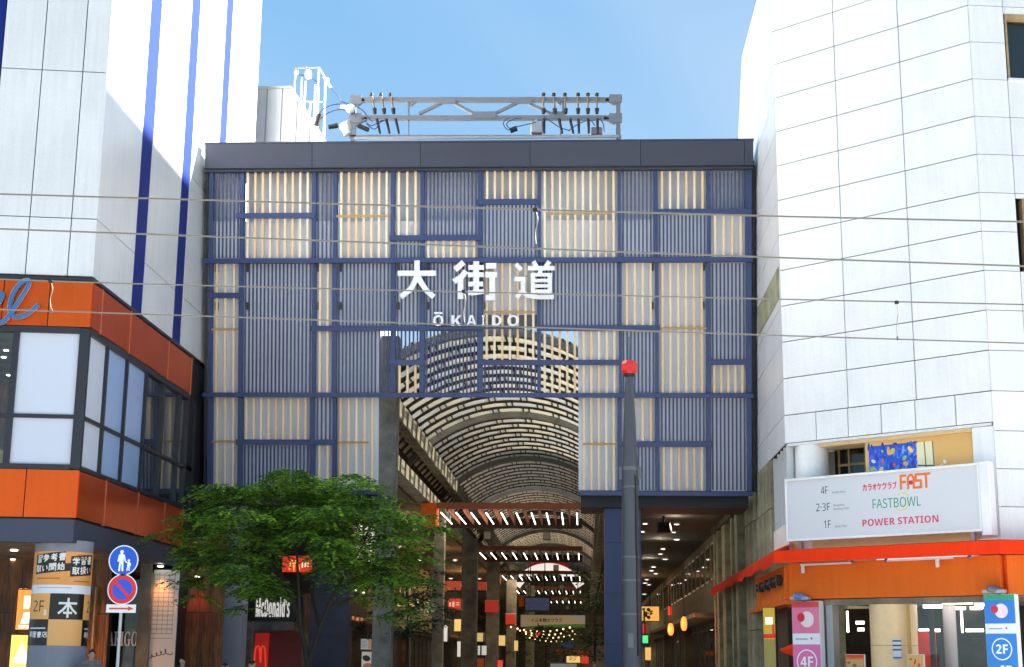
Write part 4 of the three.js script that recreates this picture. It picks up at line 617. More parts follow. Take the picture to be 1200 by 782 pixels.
part('beam', gbox(U(679, 577), U(881.5, 577), Vv(580), Vv(574.6), -0.3, 0.15, 0.01), M.gateBlue, gate);
part('beam', gbox(U(236, 577), U(442, 577), Vv(580), Vv(574.6), -0.3, 0.15, 0.01), M.gateBlue, gate);
// slatted vent under the roof edge
for (let i = 0; i < 28; i++) { const u = lerp(U(243, 196), U(879, 196), (i + 0.5) / 28); part('vent_slot', gbox(u - 0.2, u + 0.2, Vv(194.9), Vv(192.6), 0.0, 0.14), i % 5 ? M.gateFascia2 : M.black, gate); }
part('rear_beam', gbox(U(446, 378), U(679, 378), Vv(384), Vv(365.5), -0.75, -0.5), M.steelDark, gate);
// brackets tying the posts to the structure behind
for (const [x, s] of [[252, 1], [288.5, 1], [372, 1], [396.5, 1], [464.5, 1], [499.5, 1], [567.5, 1], [766, -1], [826, -1]]) for (const y of [313, 358]) { const u = U(x, y); part('bracket', gbox(Math.min(u, u + s * 0.10), Math.max(u, u + s * 0.10), Vv(y + 5), Vv(y - 4), BD + 0.004, 0.02), M.frameDark, gate); }
// side cheeks, roof and its edge
part('side_cheek', gbox(U(881.3, 400), U(881.3, 400) + 0.1, 0, vD + 0.2, -1.7, -0.02), M.black, gate);
part('side_cheek', gbox(U(242.6, 400) - 0.08, U(242.6, 400), 0, vD + 0.2, -1.7, -0.02), M.frameDark, gate);
{
  const zF = -41.75, a = onZ(239, 169.5, zF), b = onZ(883.6, 163.4, zF), yb0 = onZ(560, 192.6, zF + 0.05).y, yt = (a.y + b.y) / 2, seams = [239, 365, 492, 621, 751, 873, 883.6].map((p) => onZ(p, 180, zF).x);
  // each fascia sheet leans outward at its top
  for (let i = 0; i < 6; i++) { const s = new THREE.Shape([[0, yb0], [0.16, yt], [0.0, yt], [-0.16, yb0]].map(([z, y]) => new THREE.Vector2(-z, y))); const L = seams[i + 1] - seams[i] - 0.014; part('fascia_sheet', new THREE.ExtrudeGeometry(s, { depth: L, bevelEnabled: false }).rotateY(Math.PI / 2).translate(seams[i] + 0.007, 0, zF - 0.16), i % 2 ? M.gateFascia : M.gateFascia2, gate); }
  part('roof_deck', box(a.x + 0.1, b.x - 0.1, yt - 0.45, yt - 0.05, -44.2, zF - 0.25), M.gateFascia2, gate);
  part('fascia_soffit', box(a.x + 0.12, b.x - 0.12, yb0 - 0.005, yb0 + 0.06, -42.4, zF - 0.2), M.gateFascia, gate);
  part('roof_edge_trim', box(a.x, b.x, yt + 0.002, yt + 0.045, zF - 0.45, zF + 0.02), M.gateFascia, gate);
  part('roof_rail', [box(onZ(415, 158, -43).x, onZ(726, 158, -43).x, onZ(560, 161.4, -43).y, onZ(560, 158.6, -43).y, -43.15, -43.05)], M.steel, gate);
}
// undersides
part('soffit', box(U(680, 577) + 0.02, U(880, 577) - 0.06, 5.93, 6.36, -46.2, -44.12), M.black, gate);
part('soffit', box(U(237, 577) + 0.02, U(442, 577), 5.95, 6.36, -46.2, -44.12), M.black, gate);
// pillars
const pil = (x0, x1, mat, top, z0 = -44.95, z1 = -44.25) => { const a = onZ(x0, 700, z1).x, b = onZ(x1, 700, z1).x, p = part('pillar', box(a, b, 0, top, z0, z1, 0.015), mat, gate); return [a, b, p]; };
pil(262.5, 285, M.greyPillar, 5.94); pil(364, 409, M.navy, 5.94);
part('pillar', box(onZ(442.5, 520, -44.3).x, onZ(464, 520, -44.3).x, 0, 11.2, -45.0, -44.3, 0.012), M.concrete, gate);
{ const [a, b] = pil(708.5, 752, M.bluePillar, 5.92); const w = onZ(709.5, 700, -44.25).x; for (const y of [1.95, 3.42, 4.9]) part('pillar_joint', box(a - 0.004, b + 0.004, y - 0.012, y + 0.012, -44.97, -44.245), M.navy, gate); }

{ // lettering on the gate
  const t = thing('gate_sign', 'white raised characters and Latin letters of the arcade name on the louvred gate', 'sign', V(U(560, 340), 12, -43));
  const w0 = 0.26, S3 = {
    '大': [[[0, 33], [100, 33]], [[50, 0], [50, 36], [46, 52], [34, 74], [8, 95]], [[51, 37], [60, 56], [75, 78], [94, 95]]],
    '街': [[[23, 4], [3, 24]], [[29, 27], [18, 42], [0, 55]], [[16, 44], [16, 100]], [[52, 2], [52, 88]], [[34, 18], [70, 18]], [[33, 37], [70, 37]], [[34, 61], [68, 61]], [[33, 84], [48, 84], [70, 80]], [[74, 14], [98, 14]], [[73, 37], [100, 37]], [[89, 37], [89, 96], [74, 97]]],
    '道': [[[3, 9], [17, 24]], [[0, 48], [21, 48], [21, 76], [5, 96]], [[19, 79], [32, 91], [60, 95], [98, 95]], [[47, 2], [55, 17]], [[87, 2], [78, 17]], [[33, 20], [100, 20]], [[66, 22], [62, 36]], [[46, 37], [46, 84]], [[88, 37], [88, 84]], [[40, 37], [94, 37]], [[46, 52], [88, 52]], [[46, 66], [88, 66]], [[41, 81], [93, 81]]],
  };
  const th = { '大': 14, '街': 13, '道': 11 };
  for (const [ch, x0, x1] of [['大', 466, 511], ['街', 531.6, 582.4], ['道', 603, 650]]) {
    const [u0, v1] = gp(x0, 305.5, w0), [u1, v0] = gp(x1, 350.5, w0), gs = [];
    S3[ch].forEach((st, i) => { const tt = ch === '街' && i > 3 && i < 8 ? 11 : ch === '道' && i > 8 && i < 12 ? 8.5 : th[ch]; gs.push(new THREE.ExtrudeGeometry(ribbon(st.map(([x, y]) => [u0 + (u1 - u0) * x / 100, v1 + (v0 - v1) * y / 100]), tt / 100 * (u1 - u0) * (st.length > 0 ? 1 : 1)), { depth: 0.09, bevelEnabled: false }).applyMatrix4(GM(0, 0, w0 - 0.09 + i * 0.0025))); });
    part('letter', gs, M.letterWhite, t);
    for (const x of [0.3, 0.7]) part('letter_stay', [gbox(lerp(u0, u1, x) - 0.015, lerp(u0, u1, x) + 0.015, lerp(v0, v1, 0.60) - 0.015, lerp(v0, v1, 0.60) + 0.015, 0.03, w0 - 0.09)], M.steelDark, t);
  }
  const font = await new FontLoader().loadAsync('fonts/droid/droid_sans_bold.typeface.json');
  for (const [ch, x0, x1] of [['O', 507.5, 519.5], ['K', 529, 541], ['A', 546.5, 558.5], ['I', 564.5, 568], ['D', 576.5, 587.5], ['O', 594.5, 608]]) {
    const [u0, v1] = gp(x0, 369.5, w0), [u1, v0] = gp(x1, 382, w0), g = new TextGeometry(ch, { font, size: 1, depth: 0.06, curveSegments: 8 }); g.computeBoundingBox(); const b = g.boundingBox;
    g.translate(-b.min.x, -b.min.y, 0).scale((u1 - u0) / (b.max.x - b.min.x), (v1 - v0) / (b.max.y - b.min.y), 1).applyMatrix4(GM(u0, v0, w0 - 0.06)); part('letter', g, M.letterWhite, t);
  }
  const [m0, mv] = gp(508.5, 367, w0), [m1] = gp(518.5, 367, w0); part('letter', gbox(m0, m1, mv - 0.03, mv + 0.03, w0 - 0.06, w0), M.letterWhite, t, 'long mark above the first Latin letter');
  part('letter_rail', [gbox(gp(503, 384, 0.1)[0], gp(612, 384, 0.1)[0], Vv(386.0), Vv(383.6), 0.1, 0.2)], M.gateBlue2, t);
}
{ // steel truss with wiring on the gate roof
  const z = -43.4, P = (x, y, d = 0) => { const q = onZ(x, y, z); q.z += d; return q; }, t = thing('roof_truss', 'grey steel truss carrying floodlight wiring on top of the gate', 'truss', P(568, 164));
  const hb2 = (x0, x1, y, w, name = 'chord') => part(name, bar(P(x0, y), P(x1, y), w, 0.16), M.trussGrey, t);
  hb2(411, 728, 117.3, 0.135); hb2(409, 728, 138.5, 0.13); hb2(409, 728, 160.2, 0.06, 'rail');
  for (const [x, w] of [[414, 0.16], [724.5, 0.14]]) part('post', bar(P(x, 112), P(x, 166), w), M.trussGrey, t);
  for (const x of [479, 660]) part('post', bar(P(x, 119), P(x, 137), 0.06), M.trussGrey, t);
  for (const x of [479, 657]) part('post', bar(P(x, 141), P(x, 160), 0.035), M.trussGrey, t);
  for (const [x0, y0, x1, y1] of [[491, 134, 518, 121], [532, 121, 557, 134], [579, 134, 606, 121], [619, 121, 646, 134], [481, 124, 488, 117.5], [651, 117, 657, 123]]) part('diagonal', bar(P(x0, y0, 0.02), P(x1, y1, 0.02), 0.085, 0.1), M.trussGrey, t);
  for (const [x0, x1, y0, y1] of [[514, 534, 115, 123], [601, 623, 115, 123], [553, 582, 132, 140], [646, 662, 132, 140], [411, 424, 113, 123], [714, 729, 112, 121], [411, 424, 134, 145], [714, 729, 134, 145]]) { const a = P(x0, y0, 0.05), b = P(x1, y1, 0.05); part('gusset', box(a.x, b.x, b.y, a.y, z + 0.07, z + 0.10), M.trussGrey, t); }
  for (const [x0, y0, x1, y1] of [[417, 125, 427, 117.5], [417, 147, 430, 139], [721, 123, 710, 117.5], [721, 145, 708, 139]]) part('knee', bar(P(x0, y0, 0.03), P(x1, y1, 0.03), 0.10), M.trussGrey, t);
  // insulators hanging from both chords
  let k = 0; for (const [x, dx] of [[436, 4], [447, 4], [458, 4], [637, 0], [649, 1.5], [662, 1], [677.5, 0], [689, 0], [699.5, 0]]) {
    const i = thing('insulator', ['first', 'second', 'third', 'fourth', 'fifth', 'sixth', 'seventh', 'eighth', 'ninth'][k++] + ' brown insulator from the left hanging in the roof truss', 'insulator', P(x, 113), 'insulators in the roof truss');
    part('rod', rod(P(x, 111.5, 0.12), P(x + dx, 133, 0.12), 0.028), M.insulatorBrown, i); part('cap', rod(P(x + dx * 0.8, 129, 0.12), P(x + dx, 135, 0.12), 0.075, 0.05), M.rubber, i); part('cap', rod(P(x, 111, 0.12), P(x, 114, 0.12), 0.06), M.rubber, i);
    part('lower_rod', rod(P(x + (dx ? 6 : 0.5), 141, 0.12), P(x + (dx ? 10 : 1), 158, 0.12), 0.05, 0.035), M.rubber, i);
  }
  const cb = (l, r = 0.016) => tube(l.map(([x, y, d]) => P(x, y, d ?? 0.2)), r, 30, 5);
  part('cable', [cb([[401, 122], [408, 124], [416, 126]]), cb([[373, 138], [381, 130], [395, 125], [410, 126]]), cb([[375, 143], [386, 135], [400, 131], [410, 133]]), cb([[420, 128], [428, 134], [432, 140], [438, 146]]), cb([[428, 144], [436, 150], [446, 145], [456, 143]]), cb([[430, 148], [440, 154], [447, 146], [452, 144]]), cb([[596, 141], [590, 147], [596, 155], [604, 152], [620, 148], [628, 146]]), cb([[600, 156], [594, 148], [604, 142], [612, 141]]), cb([[637, 140], [650, 148], [656, 152], [668, 156]]), cb([[666, 156], [680, 147], [692, 144], [697, 150]]), cb([[700, 141], [706, 146], [708, 157]])], M.cable, t);
  part('cable_end', [rod(P(385, 149), P(396, 147), 0.075, 0.09), rod(P(421, 150, 0.2), P(433, 155, 0.2), 0.075), rod(P(371, 147), P(375, 134), 0.09), rod(P(598, 156, 0.2), P(606, 153, 0.2), 0.09)], M.rubber, t);
  part('junction_drum', [rod(P(401, 149, -0.1), P(411, 147, 0.1), 0.17, 0.15, 14), rod(P(405, 150), P(408, 158), 0.14)], M.whitePaint, t);
  part('floodlight', [new THREE.SphereGeometry(0.15, 12, 10).scale(1.1, 1, 0.8).translate(P(412, 130).x, P(412, 130).y, z + 0.2), rod(P(400, 128, 0.2), P(410, 129, 0.2), 0.08)], M.whitePaint, t);
  part('transformer', [box(P(622, 152).x, P(636, 152).x, P(629, 158).y, P(629, 144).y, z - 0.2, z + 0.2, 0.05), rod(P(629, 137), P(629, 145), 0.07)], M.steel, t);
  part('small_box', box(P(692, 150).x, P(706, 150).x, P(700, 158).y, P(700, 149).y, z - 0.3, z + 0.05, 0.05), M.greyPillar, t);
}
// ---------- the arcade behind the gate ----------
const VC = -2.9, VY = 5.8, VR = 6.0;
const vp = (a, r, z) => V(VC + r * Math.sin(a), VY + r * Math.cos(a), z);
function arcBox(a0, a1, r0, r1, z0, z1, n) { // curved bar following the vault
  const s = new THREE.Shape(); for (let i = 0; i <= n; i++) { const a = lerp(a0, a1, i / n); s[i ? 'lineTo' : 'moveTo'](VC + r1 * Math.sin(a), VY + r1 * Math.cos(a)); } for (let i = n; i >= 0; i--) { const a = lerp(a0, a1, i / n); s.lineTo(VC + r0 * Math.sin(a), VY + r0 * Math.cos(a)); }
  return new THREE.ExtrudeGeometry(s, { depth: z1 - z0, bevelEnabled: false }).translate(0, 0, z0);
}
{
  const t = thing('arcade_roof', 'barrel vault of pale translucent panels on dark steel ribs over the arcade', 'roof', V(VC, VY, -108));
  const AM = 0.86, zN = -45.7, zE = -176, P0 = 1.42;
  phy('vaultPanel0', [0.84, 0.82, 0.73], { roughness: 0.4, transmission: 0.66, thickness: 0 }); phy('vaultPanel1', [0.78, 0.79, 0.77], { roughness: 0.4, transmission: 0.66, thickness: 0 });
  std('vaultSteel', [0.045, 0.045, 0.045], { roughness: 0.6 }); std('vaultDeck', [0.04, 0.032, 0.024], { roughness: 0.8 }); std('ribPale', [0.22, 0.22, 0.20], { roughness: 0.6 });
  const ribZ = [zN, -62, -76, -90, -105, -120, -135, -150, -165]; let count = 0; const far = [], deck = [], bars = [];
  for (let z = zN, row = 0; z > zE; z -= P0, row++) {
    const nearRib = ribZ.some((r) => z - P0 < r && r < z);
    deck.push(arcBox(-AM, AM, VR - 0.002, VR + 0.06, z - P0, z - P0 + 0.575, 14));
    const z0 = z - P0 + 0.60, z1 = z, n = 8, ph = (row % 2) * 0.5;
    for (let i = -1; i < n; i++) {
      const u0 = (i + ph) / n, u1 = u0 + 0.78 / n, u2 = u0 + 0.81 / n, u3 = u0 + 0.97 / n;
      for (const [s, e] of [[u0, u1], [u2, u3]]) {
        const a = lerp(-AM, AM, clamp(s, 0, 1)), b = lerp(-AM, AM, clamp(e, 0, 1)); if (b - a < 0.01) continue;
        const mat = rnd() < 0.6 ? M.vaultPanel0 : M.vaultPanel1, g = arcBox(a, b, VR, VR + 0.03, z0, z1, e - s > 0.5 / n ? 3 : 1);
        if (row < 18 && e - s > 0.5 / n) part('roof_panel', g, mat, t); else if (row < 13) part('roof_panel', g, mat, t); else far.push(g);
      }
      const c = lerp(-AM, AM, clamp(u1 + 0.015 / n, 0, 1)), c2 = lerp(-AM, AM, clamp(u3 + 0.015 / n, 0, 1)); for (const k of [c, c2]) bars.push(arcBox(k - 0.0055, k + 0.0055, VR - 0.012, VR + 0.05, z0, z1, 1));
    }
    
  }
  tag(part('roof_panel', far, M.vaultPanel0, t), null, null, null, 'stuff'); tag(part('roof_bar', bars, M.vaultSteel, t), null, null, null, 'stuff'); tag(part('roof_strip', deck, M.vaultDeck, t), null, null, null, 'stuff');
  for (const z of ribZ) part('rib', arcBox(-AM - 0.05, AM + 0.05, VR - 0.26, VR - 0.03, z - 0.26, z, 28), z === -90 ? M.whitePaint : M.ribPale, t);
  part('end_wall', [box(-12, 6, 0, 13, zE - 0.6, zE - 0.3)], M.ceilBrown, t);
}
for (const [sg, x0, x1, yt] of [[-1, -6.6, -6.2, 'left'], [1, 0.75, 1.15, 'right']]) { // long side beams carrying the vault
  const t = thing('side_beam', 'grey double beam running back along the ' + yt + ' edge of the vault', 'beam', V(x0, 7.6, -110));
  part('upper_beam', box(x0, x1, 9.42, 10.05, -176, -46.1), M.beamGrey, t);
  part('lower_beam', box(x0 - (sg < 0 ? 0.1 : 0), x1 + (sg > 0 ? 0.1 : 0.04), 7.62, 8.12, -176, -46.3), M.beamGrey, t);
  part('gutter_wall', box(sg < 0 ? x0 - 1.0 : x1 + 0.8, sg < 0 ? x0 - 0.8 : x1 + 1.0, 7.7, 10.6, -176, -46.3), M.ceilBrown, t);
  part('gutter_floor', box(sg < 0 ? x0 - 0.8 : x1 - 0.3, sg < 0 ? x0 + 0.3 : x1 + 0.8, 8.13, 8.2, -176, -46.35), M.ceilBrown, t);
  part('gutter_top', box(sg < 0 ? x0 - 0.8 : x1 - 0.3, sg < 0 ? x0 + 0.3 : x1 + 0.8, 10.06, 10.16, -176, -46.25), M.ceilBrown, t);
}
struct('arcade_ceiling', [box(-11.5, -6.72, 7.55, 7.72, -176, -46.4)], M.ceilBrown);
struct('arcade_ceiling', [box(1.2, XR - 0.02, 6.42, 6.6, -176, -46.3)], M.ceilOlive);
// pale squares painted as lit patches of the left ceiling
for (let i = 0; i < 5; i++) { const z = -52 - i * 9.5; tag(part('lit_ceiling_patch', box(-8.9, -7.3, 7.52, 7.545, z - 2.4, z), M.soffitBeige), 'pale square painted as a lit patch of the brown left aisle ceiling', 'panel', 'painted lit patches of the left aisle ceiling'); }
// downlights of the right aisle
{
  let proto = null, k = 0; const nth = ['first', 'second', 'third', 'fourth', 'fifth', 'sixth', 'seventh', 'eighth', 'ninth', 'tenth', 'eleventh', 'twelfth', 'thirteenth', 'fourteenth', 'fifteenth', 'sixteenth', 'seventeenth'];
  for (const [px, py, s] of [[835, 595.5, 2.2], [815, 599, 0.8], [756, 613.5, 1], [793, 614, 1.2], [753, 623, 0.8], [789, 623.5, 1.2], [793.5, 632, 1.3], [777, 643, 1.1], [774, 649, 1], [779.5, 655, 1.2], [766, 664, 1.3], [763.5, 668.5, 1.1], [768.5, 672, 1], [758, 679, 1], [756, 683, 1], [760.5, 685, 0.9], [755, 696, 1]]) {
    const q = onY(px, py, 6.41); let o;
    if (!proto) { o = proto = thing('downlight', 'nearest large lit downlight in the dark right aisle ceiling', 'downlight', q, 'downlights in the right aisle ceiling'); part('lens', new THREE.CylinderGeometry(0.085, 0.085, 0.03, 16).translate(q.x, q.y - 0.012, q.z), M.downLight, o); part('ring', new THREE.TorusGeometry(0.10, 0.018, 6, 18).rotateX(Math.PI / 2).translate(q.x, q.y - 0.014, q.z), M.steel, o); }
    else { o = proto.clone(); o.name = numbered('downlight'); o.position.copy(q); o.userData.label = nth[k] + ' lit downlight counted inward in the dark right aisle ceiling'; scene.add(o); } k++;
    o.scale.setScalar(Math.sqrt(s) * Math.max(1, -q.z / 60));
  }
  for (const z of [-52, -62, -74]) { const l = new THREE.PointLight(0xfff0d8, 0.12 * 3); l.position.set(3.2, 6.1, z); l.castShadow = true; l.shadow.radius = 5; l.name = 'downlight_lamp'; scene.add(l); }
}
{ const q = onY(778, 607, 6.35), t = thing('ceiling_speaker', 'dark drum-shaped speaker hanging under the right aisle ceiling', 'speaker', q); part('body', new THREE.CylinderGeometry(0.22, 0.30, 0.36, 8).translate(q.x, q.y - 0.35, q.z), M.black, t); part('stem', cyl(q.x, q.y - 0.2, q.y + 0.06, q.z, 0.05), M.black, t); }
// cross frames with rows of fluorescent tubes
{
  let n = 0; const words = ['nearest', 'second', 'third', 'fourth', 'fifth', 'sixth'];
  for (const [z0, z1] of [[-59, -65.5], [-82, -88.5], [-105, -112], [-128, -135], [-150, -157]]) {
    const y = 7.15, x0 = -5.85, x1 = -0.05, t = thing('tube_light_rack', words[n] + ' red-brown ceiling frame with a row of fluorescent tubes across the arcade', 'light frame', V((x0 + x1) / 2, y, z0)); 
    part('front_beam', box(x0, x1, y + 0.18, y + 0.42, z0, z0 + 0.15), M.redBrown, t); part('back_beam', box(x0, x1, y - 0.02, y + 0.42, z1 - 0.15, z1), n ? M.brownDark : M.brownDark, t);
    for (let i = 0; i < 10; i++) {
      const x = lerp(x0 + 0.15, x1 - 0.2, i / 9);
      part('tube', rod(V(x, y + 0.06, z0 - 0.3), V(x, y + 0.06, z1 + 1.2), 0.024, 0.024, 6), M.tubeLight, t);
      if (i < 9) part('baffle', box(x + 0.25, x + 0.30, y + 0.1, y + 0.40, z1 + 0.05, z0 - 0.02), n ? M.brownDark : M.redBrown, t);
    }
    for (const x of [x0 - 0.12]) part('end_box', box(x < -3 ? x - 0.5 : x, x < -3 ? x + 0.1 : x + 0.4, y - 0.5, y + 0.42, z0 - 1.2, z0 + 0.1, 0.02), M.orangeFascia, t);
    for (const x of [-4.2, -1.6]) part('spot_box', box(x - 0.16, x + 0.16, y - 0.55, y - 0.2, z1 + 0.2, z1 + 0.5, 0.03), M.black, t);
    const l = new THREE.RectAreaLight(0xffe4b8, 0.65 * 0.9, 5.4, 5); l.position.set((x0 + x1) / 2, y - 0.02, (z0 + z1) / 2); l.lookAt((x0 + x1) / 2, 0, (z0 + z1) / 2); l.name = 'tube_light'; scene.add(l); n++;
  }
}
{ // white arch banner further in
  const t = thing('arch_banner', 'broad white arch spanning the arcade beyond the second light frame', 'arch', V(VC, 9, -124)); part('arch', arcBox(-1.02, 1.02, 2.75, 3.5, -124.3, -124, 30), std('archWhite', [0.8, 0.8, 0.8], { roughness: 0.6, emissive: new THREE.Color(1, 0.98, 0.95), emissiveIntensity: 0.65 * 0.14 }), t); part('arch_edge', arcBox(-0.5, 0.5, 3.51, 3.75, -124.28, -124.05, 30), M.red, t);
}
// columns of the arcade
{
  let k = 0;
  for (const [px0, px1, z, side, label] of [[506, 519, -61, 0, 'dark grey arcade column just right of the street tree'], [540, 558, -77, 0, 'broad grey arcade column left of the hanging screen, nearest in full view'], [569, 584.5, -93, 0, 'grey arcade column with the larger red banner'], [593, 604.5, -109, 0, 'grey arcade column with the smaller red banner'], [616, 626, -127, 0, 'pale slim arcade column under the hanging white sign']]) {
    const a = onZ(px0, 740, z).x, b = onZ(px1, 740, z).x, t = thing('arcade_column', label, 'column', V((a + b) / 2, 0, z)); part('shaft', box(a, b, 0, 7.6, z - (b - a), z, 0.03), k === 4 ? M.olive : M.concrete, t); part('base', box(a - 0.04, b + 0.04, 0, 0.25, z - (b - a) - 0.04, z + 0.04, 0.02), M.beamGrey, t);
    if (k === 2 || k === 3) { const q0 = onZ(px0 - 0.5, k === 2 ? 704 : 720, z + 0.1), q1 = onZ(px1 - 0.5, k === 2 ? 718 : 732, z + 0.1), f = thing('column_banner', (k === 2 ? 'larger' : 'smaller') + ' red square banner on a grey arcade column', 'banner', V(q0.x, q1.y, z + 0.1)); part('cloth', box(q0.x, q1.x, q1.y, q0.y, z + 0.08, z + 0.12, 0.01), std(k === 2 ? 'bannerRed' : 'bannerRed2', [0.42, 0.03, 0.018], { roughness: 0.6, emissive: new THREE.Color(1, 0.05, 0.03), emissiveIntensity: 0.025 }), f); part('rod', rod(V(q0.x - 0.05, q0.y + 0.02, z + 0.1), V(q1.x + 0.05, q0.y + 0.02, z + 0.1), 0.02), M.steel, f); }
    k++;
  }
}
// hanging screen and hanging white sign
{
  const z = -97, a = onZ(614, 699, z), b = onZ(645.5, 717.5, z), t = thing('hanging_screen', 'dark blue display screen hanging in the middle of the arcade', 'screen', V((a.x + b.x) / 2, b.y, z)); part('case', box(a.x, b.x, b.y, a.y, z - 0.25, z, 0.03), M.black, t); part('panel', box(a.x + 0.1, b.x - 0.1, b.y + 0.1, a.y - 0.1, z + 0.002, z + 0.012), std('screenBlue', [0.012, 0.02, 0.06], { roughness: 0.25, emissive: new THREE.Color(0.03, 0.06, 0.20), emissiveIntensity: 0.03 }), t); part('hanger', [rod(V(a.x + 0.4, a.y, z - 0.12), V(a.x + 0.4, a.y + 2.2, z - 0.12), 0.03), rod(V(b.x - 0.4, a.y, z - 0.12), V(b.x - 0.4, a.y + 2.2, z - 0.12), 0.03)], M.black, t);
  const z2 = -100, c = onZ(610, 720.5, z2), d = onZ(686, 736, z2), s = thing('hanging_sign', 'pale banner sign with a row of dark characters and green lower edge', 'sign', V((c.x + d.x) / 2, d.y, z2));
  part('board', box(c.x, d.x, d.y, c.y, z2 - 0.15, z2 - 0.01, 0.02), M.soffitBeige, s);
  part('print', new THREE.PlaneGeometry(d.x - c.x - 0.04, c.y - d.y - 0.04).translate((c.x + d.x) / 2, (c.y + d.y) / 2, z2), print(1024, 208, (x, w, h) => { x.fillStyle = '#c9b08a'; x.fillRect(0, 0, w, h); x.fillStyle = '#b9b4a8'; x.beginPath(); x.moveTo(700, 0); x.lineTo(w, 0); x.lineTo(w, 120); x.closePath(); x.fill(); kj(x, 'イム本館オクラブ', 165, 58, 62, '#3a2a1c', 14, 0.9); x.fillStyle = '#4f8a3a'; x.beginPath(); x.moveTo(0, h); x.quadraticCurveTo(500, 150, w, 150); x.lineTo(w, h); x.fill(); }, { emissiveIntensity: 0.65 * 0.05 }), s);
  part('hanger', [rod(V(c.x + 0.5, c.y, z2 - 0.08), V(c.x + 0.5, 7.6, z2 - 0.08), 0.025), rod(V(d.x - 0.5, c.y, z2 - 0.08), V(d.x - 0.5, 7.6, z2 - 0.08), 0.025)], M.black, s);
}
// shops along the two sides of the arcade
function shop(x, z0, z1, side, wallMat, label, h, seedk) {
  const t = thing('shop_building', label, 'building', V(x, 0, (z0 + z1) / 2)), s = side, L = z0 - z1;
  part('wall', box(x, x - s * 6, 3.1, h, z1 + 0.02, z0 - 0.02), wallMat, t);
  part('rear_wall', box(x - s * 3.2, x - s * 6, 0, 3.1, z1 + 0.02, z0 - 0.02), M.roomDark, t);
  for (const z of [z1 + 0.25, z0 - 0.25]) part('pier', box(x + s * 0.02, x - s * 3.2, 0, 3.1, z - 0.2, z + 0.2), wallMat, t);
  const n = Math.max(2, Math.round(L / 3)); for (let i = 0; i < n; i++) { const a = lerp(z0 - 0.5, z1 + 0.5, i / n), b = lerp(z0 - 0.5, z1 + 0.5, (i + 1) / n); const f = part('shop_window', [box(x - s * 0.3, x - s * 0.36, 0.1, 0.3, b + 0.03, a - 0.03), box(x - s * 0.3, x - s * 0.36, 2.8, 3.08, b + 0.03, a - 0.03), box(x - s * 0.29, x - s * 0.37, 0.1, 3.08, a - 0.06, a)], M.frameDark, t); part('pane', box(x - s * 0.32, x - s * 0.34, 0.3, 2.8, b + 0.03, a - 0.07), M.glass, f);
    const g = part('upper_window', [box(x + s * 0.03, x - s * 0.05, 4.6, 4.68, b + 0.5, a - 0.5), box(x + s * 0.03, x - s * 0.05, 6.0, 6.08, b + 0.5, a - 0.5)], M.steelDark, t); part('pane', box(x + s * 0.012, x - s * 0.04, 4.68, 6.0, b + 0.5, a - 0.5), M.glassDark, g); }
  part('awning', box(x + s * 0.9, x, 3.12, 3.3, z1 + 0.3, z0 - 0.3, 0.03), [M.redBrown, M.soffitBeige, M.brownDark][seedk % 3], t);
  part('shop_ceiling', box(x - s * 0.4, x - s * 3.0, 3.05, 3.09, z1 + 0.5, z0 - 0.5), M.soffitBeige, t); for (let i = 0; i < 5; i++) part('tube_lamp', box(x - s * 1.2, x - s * 1.26, 2.98, 3.04, lerp(z1, z0, (i + 0.3) / 5), lerp(z1, z0, (i + 0.7) / 5)), M.tubeLight, t);
  return t;
}
const wl = [M.ceilBrown, M.woodWall0, M.olive2, M.ceilBrown, M.ceilBrown, M.brownDark, M.olive2];
let zz = -58; ['brown shop front beyond the red-and-white burger restaurant, first along the left aisle', 'second brown shop front along the left side of the arcade', 'olive shop front, third along the left side', 'fourth dark shop front along the left side', 'fifth brown shop front along the left side', 'sixth dark shop front far along the left side'].forEach((l, i) => { shop(-11.2, zz, zz - 19.5, 1, wl[i], l, 15.5, i); zz -= 19.6; });
zz = -57.2; ['dark shop front with orange lanterns, first along the right aisle', 'second brown shop front along the right side of the arcade', 'olive shop front, third along the right side', 'fourth dark shop front along the right side', 'fifth brown shop front along the right side', 'sixth dark shop front far along the right side'].forEach((l, i) => { shop(XR - 0.05, zz, zz - 19.5, -1, wl[(i * 3) % 7], l, i ? 18.5 : 11.5, i + 1); zz -= 19.6; });  // unseen upper storeys made tall to keep sun off the far vault
{ // side of the corner building inside the arcade: tall olive piers
  const t = thing('olive_building', 'olive stone building with tall piers inside the right side of the arcade', 'building', V(XR, 0, -52)); part('wall', box(XR + 0.05, XR + 3, 0, 6.4, -57, -47.1), M.olive2, t);
  for (const [z, w] of [[-48.2, 0.8], [-50.0, 0.5], [-52.6, 1.0], [-55.2, 0.7], [-56.6, 0.5]]) part('pier', box(XR - 0.22, XR + 0.1, 0, 6.38, z - w, z, 0.02), M.olive, t);
  for (const z of [-49, -51.2, -54.2]) part('panel', box(XR - 0.02, XR + 0.06, 3.4, 6.2, z - 0.95, z + 0.6), M.olive, t);
  part('cornice', box(XR - 0.3, XR + 0.1, 6.2, 6.4, -57, -47.1), M.ceilOlive, t);
}
